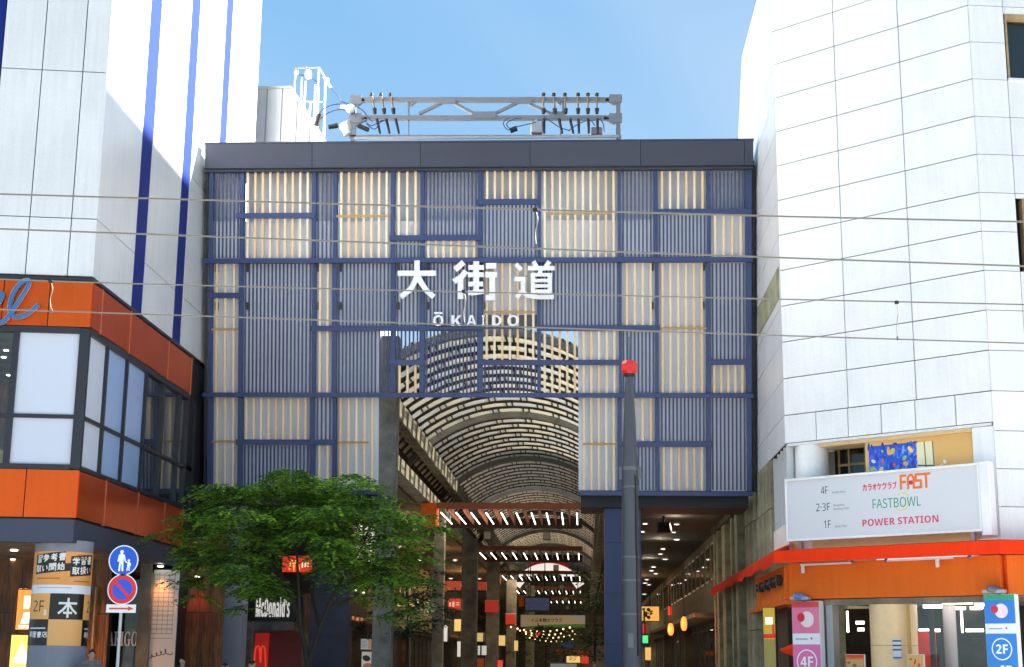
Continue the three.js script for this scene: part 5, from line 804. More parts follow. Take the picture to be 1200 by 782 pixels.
{ // burger restaurant at the left inside the gate
  const z = -46.6, P = (x, y) => onZ(x, y, z), t = thing('burger_restaurant', 'restaurant front with a black name board and red lit poster left of the navy pillar', 'building', V(P(320, 740).x, 0, z)); const a = P(286, 695), b = P(345, 728);
  part('name_board', box(a.x, b.x + 0.25, b.y, a.y, z - 0.3, z, 0.02), M.black, t);
  const font = await new FontLoader().loadAsync('fonts/droid/droid_sans_bold.typeface.json'), q0 = P(299, 723), q1 = P(339, 723), g = new TextGeometry("McDonald's", { font, size: 0.55, depth: 0.05, curveSegments: 5 }); g.computeBoundingBox();
  part('lettering', g.scale((q1.x - q0.x) / g.boundingBox.max.x, 1.05, 1).translate(q0.x, q0.y, z + 0.005), M.whiteGlow, t);
  part('side_frame', box(P(286, 740).x, P(295, 740).x, 0, P(286, 729).y, z - 0.25, z - 0.02), M.concrete, t); part('top_frame', box(P(295.1, 730).x, P(345, 730).x, P(300, 738).y, P(300, 729).y, z - 0.25, z - 0.03), M.concrete, t);
  part('lit_poster', box(P(296, 740).x, P(312, 740).x, 0.3, P(300, 742).y, z - 0.5, z - 0.4), std('posterRed', [0.22, 0.012, 0.012], { roughness: 0.4, emissive: new THREE.Color(0.9, 0.03, 0.02), emissiveIntensity: 0.03 }), t);
  const m = [[298, 782], [298.5, 764], [300.5, 758], [303, 757.5], [304.5, 768], [305, 777], [305.5, 768], [307, 757.5], [309.3, 758], [310.5, 764], [311, 782]].map(([x, y]) => onZ(x, y, z - 0.36)); part('emblem', new THREE.TubeGeometry(new THREE.CatmullRomCurve3(m), 50, 0.03, 6), M.redGlow, t);
  part('inner_wall', [box(P(311, 740).x, P(350, 740).x, 0, P(300, 739).y, z - 0.8, z - 0.6)], std('wineRed', [0.16, 0.012, 0.012], { roughness: 0.5 }), t);
  part('wall', box(P(286, 650).x - 0.5, P(372, 650).x, a.y + 0.01, 7.5, z - 0.6, z - 0.31), M.brownDark, t);
  part('wooden_board', [box(P(338, 700).x + 0.3, P(365, 700).x, P(350, 742).y, P(350, 708).y, z - 0.3, z - 0.05)], M.woodWall1, t);
  const r0 = onZ(333, 652, z), r1 = onZ(368, 672, z), s = thing('red_lit_sign', 'red glowing sign with pale letters seen through the tree', 'sign', V(r0.x, r1.y, z + 0.3)); part('case', box(r0.x, r1.x, r1.y, r0.y, z - 0.1, z + 0.3, 0.02), M.black, s);
  part('print', new THREE.PlaneGeometry(r1.x - r0.x - 0.03, r0.y - r1.y - 0.03).translate((r0.x + r1.x) / 2, (r0.y + r1.y) / 2, z + 0.304), print(256, 150, (c, w, h) => { c.fillStyle = '#c8281a'; c.fillRect(0, 0, w, h); c.strokeStyle = '#f0a84a'; c.lineWidth = 14; c.beginPath(); c.moveTo(60, 130); c.quadraticCurveTo(75, -40, 100, 110); c.quadraticCurveTo(120, -40, 145, 130); c.stroke(); c.fillStyle = '#f2c79a'; c.fillRect(165, 50, 14, 60); c.fillRect(190, 40, 14, 70); c.fillRect(215, 50, 14, 60); }, { emissiveIntensity: 0.65 * 0.25 }), s);
}
// small hanging and projecting signs
function litSign(x0, y0, x1, y1, z, mat, name, label, d = 0.25) { const a = onZ(x0, y0, z), b = onZ(x1, y1, z), t = thing(name, label, 'sign', V((a.x + b.x) / 2, b.y, z)); part('case', box(a.x - 0.03, b.x + 0.03, b.y - 0.03, a.y + 0.03, z - d, z - 0.01, 0.015), M.frameDark, t); part('face', mat.map ? new THREE.PlaneGeometry(b.x - a.x, a.y - b.y).translate((a.x + b.x) / 2, (a.y + b.y) / 2, z) : box(a.x, b.x, b.y, a.y, z - 0.012, z + 0.012), mat, t); part('bracket', box((a.x + b.x) / 2 - 0.03, (a.x + b.x) / 2 + 0.03, a.y + 0.03, a.y + 0.5, z - d / 2 - 0.03, z - d / 2 + 0.03), M.black, t); return t; }
litSign(507, 694, 515.5, 704, -63, M.redGlow, 'projecting_sign', 'small red lit sign hanging above the green one right of the tree');
litSign(508, 711, 517.5, 719.5, -62, M.greenGlow, 'projecting_sign', 'small green lit sign right of the tree');
litSign(525, 702, 540, 715, -66, print(150, 130, (c, w, h) => { c.fillStyle = '#b03428'; c.fillRect(0, 0, w, h); c.fillStyle = '#d8a890'; c.fillRect(14, 40, 22, 50); c.fillRect(50, 34, 26, 60); c.fillRect(92, 40, 40, 12); c.fillRect(92, 66, 40, 12); c.fillStyle = '#7c2018'; c.fillRect(0, 112, w, 18); }, { emissiveIntensity: 0.06 }), 'projecting_sign', 'wide red sign left of the broad grey column', 0.5);
litSign(532.5, 726, 540, 740, -68, M.yellowGlow, 'projecting_sign', 'pale yellow lightbox at the left edge of the broad grey column');
litSign(584.5, 745, 592, 757, -85, M.yellowGlow, 'projecting_sign', 'yellow lightbox between the two columns with red banners');
litSign(602.5, 751, 607, 763, -95, M.yellowGlow, 'projecting_sign', 'slim yellow lightbox right of the column with the smaller red banner');
litSign(752, 711, 772.5, 728, -58, print(160, 130, (c, w, h) => { c.fillStyle = '#d9b45a'; c.fillRect(0, 0, w, h); c.fillStyle = '#17120c'; for (let i = 0; i < 7; i++) { c.beginPath(); c.ellipse(18 + (i * 23) % 70, 24 + (i * 37) % 90, 16, 9 + i % 3 * 4, i, 0, 7); c.fill(); } c.fillStyle = '#b6432a'; c.beginPath(); c.arc(60, 60, 10, 0, 7); c.fill(); }, { emissiveIntensity: 0.10 }), 'projecting_sign', 'yellow lit sign with black figures right of the blue pillar', 0.4);
litSign(753, 731, 757.5, 743, -57.8, M.redGlow, 'projecting_sign', 'small red sign under the yellow one beside the blue pillar');
litSign(753, 745, 759.5, 754, -57.6, M.greenGlow, 'projecting_sign', 'small green sign under the red one beside the blue pillar');
litSign(423, 749, 435, 761.5, -50, print(120, 120, (c, w, h) => { c.fillStyle = '#b9b4b0'; c.fillRect(0, 0, w, h); c.fillStyle = '#c98a4a'; c.fillRect(84, 10, 30, 100); c.fillStyle = '#9aa4b4'; c.fillRect(8, 14, 60, 40); c.fillStyle = '#8d8780'; c.fillRect(8, 64, 64, 12); c.fillRect(8, 86, 50, 10); }, { emissiveIntensity: 0.05 }), 'lit_board', 'upper white menu lightbox under the right half of the tree', 0.1);
litSign(424, 764, 440, 786, -50.1, print(120, 170, (c, w, h) => { c.fillStyle = '#cfcac4'; c.fillRect(0, 0, w, h); c.fillStyle = '#332c28'; c.beginPath(); c.ellipse(40, 60, 34, 26, 0.4, 0, 7); c.fill(); c.fillStyle = '#c86a3a'; c.beginPath(); c.ellipse(56, 130, 44, 26, 0, 0, 7); c.fill(); c.fillStyle = '#d9a49a'; c.fillRect(86, 20, 26, 60); }, { emissiveIntensity: 0.05 }), 'lit_board', 'lower larger white menu lightbox under the right half of the tree', 0.1);
litSign(447, 761, 457, 790, -50.2, M.redBrown, 'lit_board', 'dark red tall board right of the white menu lightboxes', 0.1);
litSign(466, 703, 486, 711, -52, M.yellowGlow, 'lit_board', 'warm yellow lit shop sign showing through the tree at lower right', 0.15);
litSign(559, 772, 567, 790, -60, M.orangeFascia, 'standing_sign', 'orange standing sign at the foot of the broad grey column', 0.3);
litSign(583, 774, 589, 790, -70, M.redGlow, 'standing_sign', 'small red standing sign right of the column with the larger red banner', 0.3);
litSign(628, 741, 633, 745.5, -86, M.redGlow, 'lamp_sign', 'round-looking red light in front of the white hanging sign', 0.2);
litSign(645, 778, 676, 800, -60, M.filmWhite, 'market_counter', 'pale lavender counter low in the middle of the arcade', 1.0);
for (const [x0, y0, x1, y1, z, lab] of [[515, 681, 540, 692, -72, 'left'], [558, 682, 570, 692, -80, 'right']]) { const a = onZ(x0, y0, z), b = onZ(x1, y1, z), t = thing('red_fascia', 'red lit shop fascia on the ' + lab + ' of the broad grey column', 'fascia', V((a.x + b.x) / 2, b.y, z)); part('board', box(a.x, b.x, b.y, a.y, z - 0.3, z, 0.02), std(lab + 'FasciaRed', [0.6, 0.09, 0.04], { roughness: 0.5, emissive: new THREE.Color(0.8, 0.1, 0.04), emissiveIntensity: 0.65 * 0.05 }), t); part('trim', box(a.x, b.x, b.y - 0.08, b.y - 0.005, z - 0.3, z + 0.02), M.brownDark, t); }
{ // lanterns by the right shop
  let k = 0; for (const [x, y0, y1, z] of [[786, 728, 745, -58.5], [801.5, 720, 739.5, -57.5]]) { const a = onZ(x, y0, z), b = onZ(x, y1, z), h = (a.y - b.y) * 0.85, t = thing('paper_lantern', (k++ ? 'right' : 'left') + ' orange paper lantern hanging by the right aisle shops', 'lantern', V(a.x, b.y, z)); part('shade', new THREE.LatheGeometry([[0.02, 0], [0.07, 0.03], [0.11, 0.25], [0.12, 0.5], [0.10, 0.8], [0.06, 0.97], [0.02, 1]].map(([r, v]) => new THREE.Vector2(r, v * h)), 18).translate(a.x, b.y, z), M.lantern, t); part('cap', cyl(a.x, b.y + h, b.y + h + 0.06, z, 0.07, 0.06, 12), M.black, t); part('cord', cyl(a.x, b.y + h + 0.06, a.y + 0.6, z, 0.012), M.black, t); const l = new THREE.PointLight(0xff7a2a, 0.35); l.position.set(a.x - 0.3, (a.y + b.y) / 2, z + 0.35); l.name = 'lantern_lamp'; l.shadow.radius = 6; l.castShadow = true; scene.add(l); }
  litSign(783, 711, 787, 721, -58.6, M.redGlow, 'projecting_sign', 'narrow red lit sign above the left paper lantern');
}

// strings of small warm bulbs across the arcade, and the small lit boards of the shops farther in
{
  [[-88, 3.5, -4.6, -0.4, 'nearest string of warm bulbs hung across the arcade under the white sign'], [-96, 3.45, -4.4, -0.3, 'second string of warm bulbs hung across the arcade'], [-106, 3.4, -4.4, -0.2, 'third string of warm bulbs hung across the arcade'], [-118, 3.3, -4.6, 0, 'fourth and farthest string of warm bulbs across the arcade']].forEach(([z, y, x0, x1, label]) => {
    const t = thing('light_string', label, 'string lights', V((x0 + x1) / 2, y, z)), n = 11, pt = (i) => V(lerp(x0, x1, i / n), y - 0.35 * Math.sin(Math.PI * i / n), z);
    part('cord', tube(Array.from({ length: n + 1 }, (_, i) => pt(i)), 0.012, 30, 4), M.black, t); for (let i = 1; i < n; i++) part('bulb', new THREE.SphereGeometry(0.055, 8, 6).translate(pt(i).x, pt(i).y - 0.08, z), M.bulbGlow, t);
  });
  const spots = [[556, 742, 566, 752, -80.5, 'yellowGlow', 'small yellow lit board just right of the broad grey column'], [560, 757, 570, 768, -81, 'whiteGlow', 'small white lit board below the yellow one right of the broad grey column'], [572, 735, 580, 741, -94.5, 'greenGlow', 'small green lit board on the column with the larger red banner'], [652, 762, 690, 767, -130, 'orangeFascia', 'long orange shop fascia far back in the middle of the arcade'], [658, 751, 672, 759, -128, 'screenBlue', 'small dark screen far back above the orange fascia'], [664, 769, 680, 777, -112, 'yellowGlow', 'yellow lit counter board low under the orange fascia'], [681, 768, 690, 778, -104, 'redGlow', 'red lit board low beside the planting at the blue pillar'], [518, 733, 524, 752, -64, 'whiteGlow', 'narrow white upright board right of the street tree'], [536, 752, 539.5, 770, -70, 'whiteGlow', 'narrow white board at the left edge of the broad grey column'], [756, 759, 763, 774, -58.5, 'yellowGlow', 'tall yellow lit panel under the green sign beside the blue pillar']];
  for (const [a, b, c, d, z, m, l] of spots) litSign(a, b, c, d, z, M[m], 'lit_board', l, 0.15);
}

{ // rows of small ceiling lamps over the left aisle and the far arcade
  let k = 0; const where = ['first', 'second', 'third', 'fourth', 'fifth', 'sixth', 'seventh', 'eighth', 'ninth', 'tenth', 'eleventh', 'twelfth', 'thirteenth', 'fourteenth'];
  for (let i = 0; i < 7; i++) for (const x of [-8.0, -10.2]) {
    const z = -60 - i * 11, t = thing('aisle_lamp', where[k++] + ' round lamp counted inward under the brown left aisle ceiling', 'lamp', V(x, 7.5, z), 'round lamps in the left aisle ceiling'); part('lens', cyl(x, 7.46, 7.5, z, 0.14, 0.14, 14), M.downLight, t); part('ring', new THREE.TorusGeometry(0.16, 0.025, 6, 18).rotateX(Math.PI / 2).translate(x, 7.47, z), M.steel, t);
  }
  for (const [x, z, c, i] of [[-8.6, -64, 0xffc890, 1.2], [-8.6, -84, 0xffc890, 1.6], [-8.6, -106, 0xffb878, 2.4], [-2.8, -120, 0xffd8a0, 2], [-2.8, -140, 0xffd8a0, 3.5], [3.2, -90, 0xffc890, 1.4]]) { const l = new THREE.PointLight(c, i); l.position.set(x, x > 0 ? 5.4 : 6.2, z); l.castShadow = true; l.shadow.radius = 8; l.name = 'aisle_lamp_light'; scene.add(l); }
}
// ---------- street pole with red lamp ----------
{
  const z = -36.2, b = onZ(740, 782, z), T = onZ(739.5, 438, z), t = thing('street_pole', 'tapered dark grey street pole topped by a red lamp in front of the gate', 'pole', V(b.x, 0, z)), x = b.x, yj = onZ(739, 549, z).y, y6 = onZ(739, 655, z).y;
  part('lower_shaft', new THREE.CylinderGeometry(0.222, 0.24, y6, 28).translate(x, y6 / 2, z), M.poleGrey, t);
  part('shaft', [new THREE.CylinderGeometry(0.198, 0.211, yj - y6, 28).translate(x, (yj + y6) / 2, z)], M.poleGrey, t);
  part('upper_shaft', new THREE.CylinderGeometry(0.098, 0.194, T.y - yj, 28).translate(x, (yj + T.y) / 2, z), M.poleGrey, t);
  part('collar', [cyl(x, yj - 0.06, yj + 0.03, z, 0.21, 0.204, 28), bx(0.06, 0.3, 0.08).translate(x - 0.228, yj - 0.12, z), bx(0.06, 0.3, 0.08).translate(x + 0.228, yj - 0.12, z)], M.steelDark, t);
  const l0 = onZ(739, 438.5, z).y, l1 = onZ(739, 423.5, z).y, R = (onZ(748.5, 430, z).x - onZ(728.5, 430, z).x) / 2;
  part('red_lamp', new THREE.LatheGeometry([[0.001, 0], [R * 0.72, 0], [R, 0.22], [R, 0.22], [R, 0.74], [R, 0.74], [R * 0.74, 1], [R * 0.74, 1], [0.001, 1]].map(([r, v]) => new THREE.Vector2(r, v * (l1 - l0))), 8).rotateY(Math.PI / 8).translate(x, l0, z), std('lampRed', [0.75, 0.03, 0.02], { roughness: 0.4, flatShading: true }), t);
  part('lamp_neck', cyl(x, l0 - 0.09, l0 + 0.01, z, 0.102, 0.144, 20), M.black, t); part('finial', cyl(x, l1 - 0.02, l1 + 0.62, z, 0.022, 0.016, 8), M.steelDark, t);
  part('base_flange', cyl(x, 0, 0.05, z, 0.34, 0.34, 24), M.steelDark, t);
  for (const y of [2.55, 3.35, y6 + 0.01, 5.6]) { const r = lerp(0.235, 0.205, y / yj); part('band', [cyl(x, y, y + 0.05, z, r + 0.008, r + 0.008, 28), bx(0.05, 0.045, 0.07).translate(x + 0.05, y + 0.025, z + r + 0.03)], M.steelDark, t); }
  part('hand_hole_cover', bx(0.14, 0.34, 0.03, 0.01).translate(x - 0.02, 1.95, z + 0.232), M.steelDark, t);
  part('conduit', [rod(V(x + 0.16, 1.6, z + 0.19), V(x + 0.13, yj - 0.2, z + 0.17), 0.018)], M.rubber, t);
}
// ---------- traffic sign ----------
{
  const z = -29.7, P = (x, y) => onZ(x, y, z), c1 = P(144.5, 657), R = (P(162, 657).x - P(127, 657).x) / 2, c2 = P(143, 691), t = thing('traffic_sign', 'grey post with a blue walking sign, a no parking sign and a red arrow plate', 'traffic sign', V(c1.x, 0, z));
  part('pole', cyl(c1.x, 0, c1.y + 0.25, z - 0.06, 0.033, 0.033, 14), M.steel, t); part('pole_cap', cyl(c1.x, c1.y + 0.25, c1.y + 0.28, z - 0.06, 0.036, 0.02, 14), M.steelDark, t);
  const disc = (c, draw, nm) => { const d = part(nm, new THREE.CylinderGeometry(R, R, 0.012, 40).rotateX(Math.PI / 2).translate(c.x, c.y, z - 0.01), M.steel, t); part('sign_print', new THREE.CircleGeometry(R * 0.995, 48).translate(c.x, c.y, z - 0.001), print(384, 384, draw, { roughness: 0.35 }), d); part('clamp', box(c.x - 0.06, c.x + 0.06, c.y - 0.03, c.y + 0.03, z - 0.09, z - 0.018), M.steelDark, d); };
  disc(c1, (c, w) => { c.fillStyle = '#dfe6f2'; c.fillRect(0, 0, w, w); c.fillStyle = '#1552c4'; c.beginPath(); c.arc(192, 192, 178, 0, 7); c.fill(); c.fillStyle = '#e8eef7'; const l = (a, wd) => { c.lineWidth = wd; c.strokeStyle = '#e8eef7'; c.lineCap = 'round'; c.beginPath(); a.forEach(([x, y], i) => c[i ? 'lineTo' : 'moveTo'](x, y)); c.stroke(); };
    c.beginPath(); c.arc(166, 84, 24, 0, 7); c.fill(); l([[166, 130], [166, 205]], 56); l([[152, 215], [144, 318]], 25); l([[180, 215], [186, 318]], 25); l([[138, 126], [124, 200]], 20); l([[196, 126], [214, 196], [232, 214]], 18); c.beginPath(); c.arc(262, 192, 16, 0, 7); c.fill(); l([[262, 224], [260, 262]], 34); l([[252, 270], [244, 318]], 16); l([[270, 270], [272, 318]], 16); l([[246, 222], [228, 212]], 11); l([[280, 224], [288, 256]], 11); }, 'blue_disc');
  disc(c2, (c, w) => { c.fillStyle = '#dfe2ea'; c.fillRect(0, 0, w, w); c.fillStyle = '#d2232a'; c.beginPath(); c.arc(192, 192, 180, 0, 7); c.fill(); c.fillStyle = '#1e50c8'; c.beginPath(); c.arc(192, 192, 128, 0, 7); c.fill(); c.strokeStyle = '#d2232a'; c.lineWidth = 38; c.beginPath(); c.moveTo(100, 100); c.lineTo(284, 284); c.stroke(); }, 'no_parking_disc');
  const a = P(124.5, 708.5), b = P(158.5, 718.5); part('arrow_plate', box(a.x, b.x, b.y, a.y, z - 0.015, z - 0.003), M.whitePaint, t);
  part('arrow', new THREE.ShapeGeometry(new THREE.Shape([[0.1, 0.40], [0.74, 0.40], [0.74, 0.22], [0.93, 0.5], [0.74, 0.78], [0.74, 0.60], [0.1, 0.60]].map(([x, y]) => new THREE.Vector2(lerp(a.x, b.x, x), lerp(b.y, a.y, y))))).translate(0, 0, z), M.red, t);
}
// ---------- overhead tram wires ----------
{
  const pair = [[-15, [0, 227.5], [243, 234.6], [882, 252.8], [1200, 260], 'highest'], [-15.001, [0, 268.3], [299, 279.2], [881.5, 300.9], [1200, 312], 'second'], [-19, [0, 327.2], [130, 331.8], [860, 349.6], [1200, 357], 'third'], [-19.001, [0, 362.8], [130, 367], [860, 391.6], [1200, 402.4], 'lowest']];
  for (const [z, a, b, c, d, w] of pair) {
    const A = onZ(...a, z), B = onZ(...b, z), C = onZ(...c, z), D = onZ(...d, z), ex = (p, q, k) => p.clone().addScaledVector(p.clone().sub(q).normalize(), k);
    const m = part('overhead_wire', new THREE.TubeGeometry(new THREE.CatmullRomCurve3([ex(A, B, 14), A, B, C, D, ex(D, C, 14)]), 90, 0.0095, 6), M.wire); tag(m, w + ' of the four overhead tram wires crossing the picture', 'wire', 'overhead tram wires');
  }
  for (const [x, y0, y1, z, lab] of [[627.5, 246, 290, -15, 'dropper with dark clamp right of the gate lettering on the upper wires'], [59, 330, 365, -19, 'dropper in front of the orange band at far left'], [543.5, 341.5, 381, -19, 'dropper between the gate characters on the lower wires'], [1051, 354.5, 397.5, -19, 'dropper in front of the white chamfered wall']]) {
    const a = onZ(x, y0, z), b = onZ(x + 1, y1, z), t = thing('wire_dropper', lab, 'wire dropper', b, 'wire droppers'); part('wire', tube([a, V(lerp(a.x, b.x, 0.4) + 0.02, lerp(a.y, b.y, 0.25), z), V(lerp(a.x, b.x, 0.4) - 0.005, lerp(a.y, b.y, 0.6), z), b], 0.0055, 16, 5), M.wire, t); part('clamp', bx(0.055, 0.045, 0.03, 0.008).translate(a.x, a.y, a.z), M.rubber, t); part('foot', bx(0.02, 0.05, 0.02).translate(b.x, b.y + 0.01, b.z), M.steelDark, t);
  }
}
// ---------- street tree ----------
function foliage(clumps, per, size, flat, cols) { // many small leaves in drooping flat sprays
  const pos = [], col = [], nor = [], c = new THREE.Color(), n = V(0, 1, 0), a = V(1, 0, 0), b = V(0, 0, 1);
  for (const k of clumps) {
    const cnt = Math.round(per * k.n); let dx = 0, dz = 0, cx = k.x, cy = k.y, cz = k.z, left = 0;
    for (let i = 0; i < cnt; i++) {
      if (left-- <= 0) { // start a new spray
        let s, u, v, w; do { u = rr(-1, 1); v = rr(-1, 1); w = rr(-1, 1); s = u * u + v * v + w * w; } while (s > 1); cx = k.x + u * k.rx; cy = k.y + v * k.ry; cz = k.z + w * k.rz; const an = Math.atan2(w, u) + rr(-0.7, 0.7); dx = Math.cos(an); dz = Math.sin(an); left = 14; k._t = rr(-0.12, 0.12); k._c = cols[Math.floor(rnd() * cols.length)];
      }
      const s = 14 - left, px = cx + dx * s * 0.034 + (s % 2 ? -dz : dz) * 0.05, pz = cz + dz * s * 0.034 + (s % 2 ? dx : -dx) * 0.05, py = cy - s * s * 0.0009 + k._t * s * 0.03 + rr(-0.012, 0.012);
      n.set(rr(-0.8, 0.8), 1, rr(-0.8, 0.8)).normalize(); const an = Math.atan2(dz, dx) + (s % 2 ? 0.9 : -0.9) + rr(-0.3, 0.3); a.set(Math.cos(an), rr(-0.45, 0.1), Math.sin(an)).normalize(); b.crossVectors(n, a).normalize(); n.crossVectors(a, b);
      const L = size * rr(0.7, 1.25), W = L * 0.36, q = [[0, 0], [0.5, 1], [1, 0], [0.5, -1]].map(([e, f]) => [px + a.x * L * e + b.x * W * f, py + a.y * L * e + b.y * W * f, pz + a.z * L * e + b.z * W * f]);
      for (const t of [0, 2, 1, 0, 3, 2]) { pos.push(...q[t]); nor.push(n.x, n.y, n.z); } const g = rr(0.75, 1.25); c.setRGB(k._c[0] * g, k._c[1] * g, k._c[2] * g); for (let t = 0; t < 6; t++) col.push(c.r, c.g, c.b);
    }
  }
  const g = new THREE.BufferGeometry(); g.setAttribute('position', new THREE.Float32BufferAttribute(pos, 3)); g.setAttribute('normal', new THREE.Float32BufferAttribute(nor, 3)); g.setAttribute('color', new THREE.Float32BufferAttribute(col, 3)); return g;
}
phy('leaf', [1, 1, 1], { vertexColors: true, roughness: 0.9, specularIntensity: 0.25, transmission: 0.2, thickness: 0, side: THREE.DoubleSide }); std('bark', [0.06, 0.05, 0.04], { roughness: 0.95, map: tStone });
{
  const z0 = -36.5, t = thing('street_tree', 'broad feathery green street tree in front of the gate left pillars', 'tree', V(onZ(362, 780, z0).x, 0, z0));
  const top = [[195, 622], [215, 600], [235, 572], [262, 564], [290, 568], [318, 562], [340, 548], [365, 560], [385, 566], [410, 553], [432, 562], [452, 578], [470, 584], [490, 600], [508, 614]], bot = [[195, 690], [215, 672], [235, 694], [262, 690], [290, 706], [318, 706], [340, 650], [365, 646], [385, 690], [410, 708], [432, 702], [452, 716], [470, 702], [490, 690], [508, 662]];
  const at = (l, x) => { for (let i = 1; i < l.length; i++) if (x <= l[i][0]) return lerp(l[i - 1][1], l[i][1], (x - l[i - 1][0]) / (l[i][0] - l[i - 1][0])); return l[l.length - 1][1]; };
  const clumps = []; const cols = [[0.13, 0.27, 0.020], [0.08, 0.18, 0.018], [0.22, 0.38, 0.030], [0.045, 0.11, 0.014]];
  for (let i = 0; i < 150; i++) {
    const px = rr(224, 484), ty = at(top, px), by = at(bot, px); let py = lerp(ty + 7, by - 7, Math.pow(rnd(), 0.9)); if (px > 316 && px < 386 && py > 632) continue;
    const e = 1 - Math.pow(Math.abs(px - 352) / 165, 2), dz = rr(-1, 1) * (0.5 + 1.9 * e), q = onZ(px, py, z0 + dz); clumps.push({ x: q.x, y: q.y, z: q.z, rx: rr(0.24, 0.52), ry: rr(0.10, 0.24), rz: rr(0.26, 0.52), n: rr(0.7, 1.6) });
  }
  for (let i = 0; i < top.length; i++) { const q = onZ(top[i][0], top[i][1] + 6, z0 + rr(-0.4, 0.6)); clumps.push({ x: q.x, y: q.y, z: q.z, rx: 0.28, ry: 0.08, rz: 0.3, n: rr(0.3, 1.3) }); }
  for (const [x, y] of [[210, 620], [214, 682], [220, 655], [494, 640], [490, 612], [470, 716], [448, 722], [235, 700], [290, 712], [496, 655]]) { const q = onZ(x, y, z0 + rr(-0.5, 0.5)); clumps.push({ x: q.x, y: q.y, z: q.z, rx: 0.25, ry: 0.07, rz: 0.25, n: 0.6 }); }
  part('crown', foliage(clumps, 280, 0.10, 0.3, cols), M.leaf, t);
  const Q = (x, y, dz = 0) => onZ(x, y, z0 + dz), br = [];
  const limb = (pts, r0, r1) => { for (let i = 0; i + 1 < pts.length; i++) { const n = pts.length - 1; br.push(rod(pts[i], pts[i + 1], lerp(r0, r1, i / n), lerp(r0, r1, (i + 1) / n), 9)); } };
  const f = Q(362, 782); f.y = 0; limb([f, Q(361, 782), Q(356, 752), Q(349, 725), Q(338, 690), Q(318, 655), Q(300, 615), Q(290, 590)], 0.085, 0.02); limb([Q(361, 782), Q(372, 745), Q(384, 712), Q(400, 680), Q(425, 640), Q(440, 600)], 0.07, 0.02); limb([Q(352, 735, 0.2), Q(350, 700, 0.4), Q(348, 650, 0.3), Q(345, 590, 0.2)], 0.05, 0.02); limb([Q(384, 712), Q(405, 705, -0.3), Q(430, 690, -0.5), Q(470, 665, -0.6)], 0.045, 0.012); limb([Q(338, 690), Q(310, 685, 0.4), Q(270, 668, 0.6), Q(230, 650, 0.6)], 0.045, 0.012); limb([Q(375, 740), Q(366, 700, -0.6), Q(372, 650, -0.9), Q(385, 600, -0.8)], 0.045, 0.015);
  for (let i = 0; i < 60; i++) { const c = clumps[Math.floor(rnd() * clumps.length)], s = clumps[Math.floor(rnd() * clumps.length)]; const d = Math.hypot(c.x - s.x, c.y - s.y, c.z - s.z); if (d < 1.3) br.push(rod(V(c.x, c.y - 0.05, c.z), V(s.x, s.y - 0.05, s.z), 0.014, 0.01, 5)); }
  part('trunk', br, M.bark, t);
}
function smallTree(px, z, y0, y1, r, label, n) { const q = onZ(px, 740, z), t = thing('small_tree', label, 'tree', V(q.x, 0, z)), cl = []; for (let i = 0; i < n; i++) { const a = rr(0, 6.28), d = Math.sqrt(rnd()) * r; cl.push({ x: q.x + Math.cos(a) * d, y: rr(y0, y1), z: z + Math.sin(a) * d, rx: 0.4, ry: 0.12, rz: 0.4, n: 0.8 }); } part('crown', foliage(cl, 120, 0.12, 0.3, [[0.035, 0.07, 0.02], [0.03, 0.055, 0.018]]), M.leaf, t); part('trunk', [rod(V(q.x, 0, z), V(q.x, (y0 + y1) / 2, z), 0.07, 0.03)], M.bark, t); }
smallTree(478, -45.6, 2.2, 4.1, 1.0, 'dark small tree under the arcade edge behind the street tree', 26);
smallTree(697, -62, 1.4, 5.2, 1.0, 'dark leafy planting beside the blue gate pillar inside the arcade', 26);
smallTree(640, -78, 1.2, 3.2, 1.6, 'dark planted tree low in the middle of the arcade', 18);
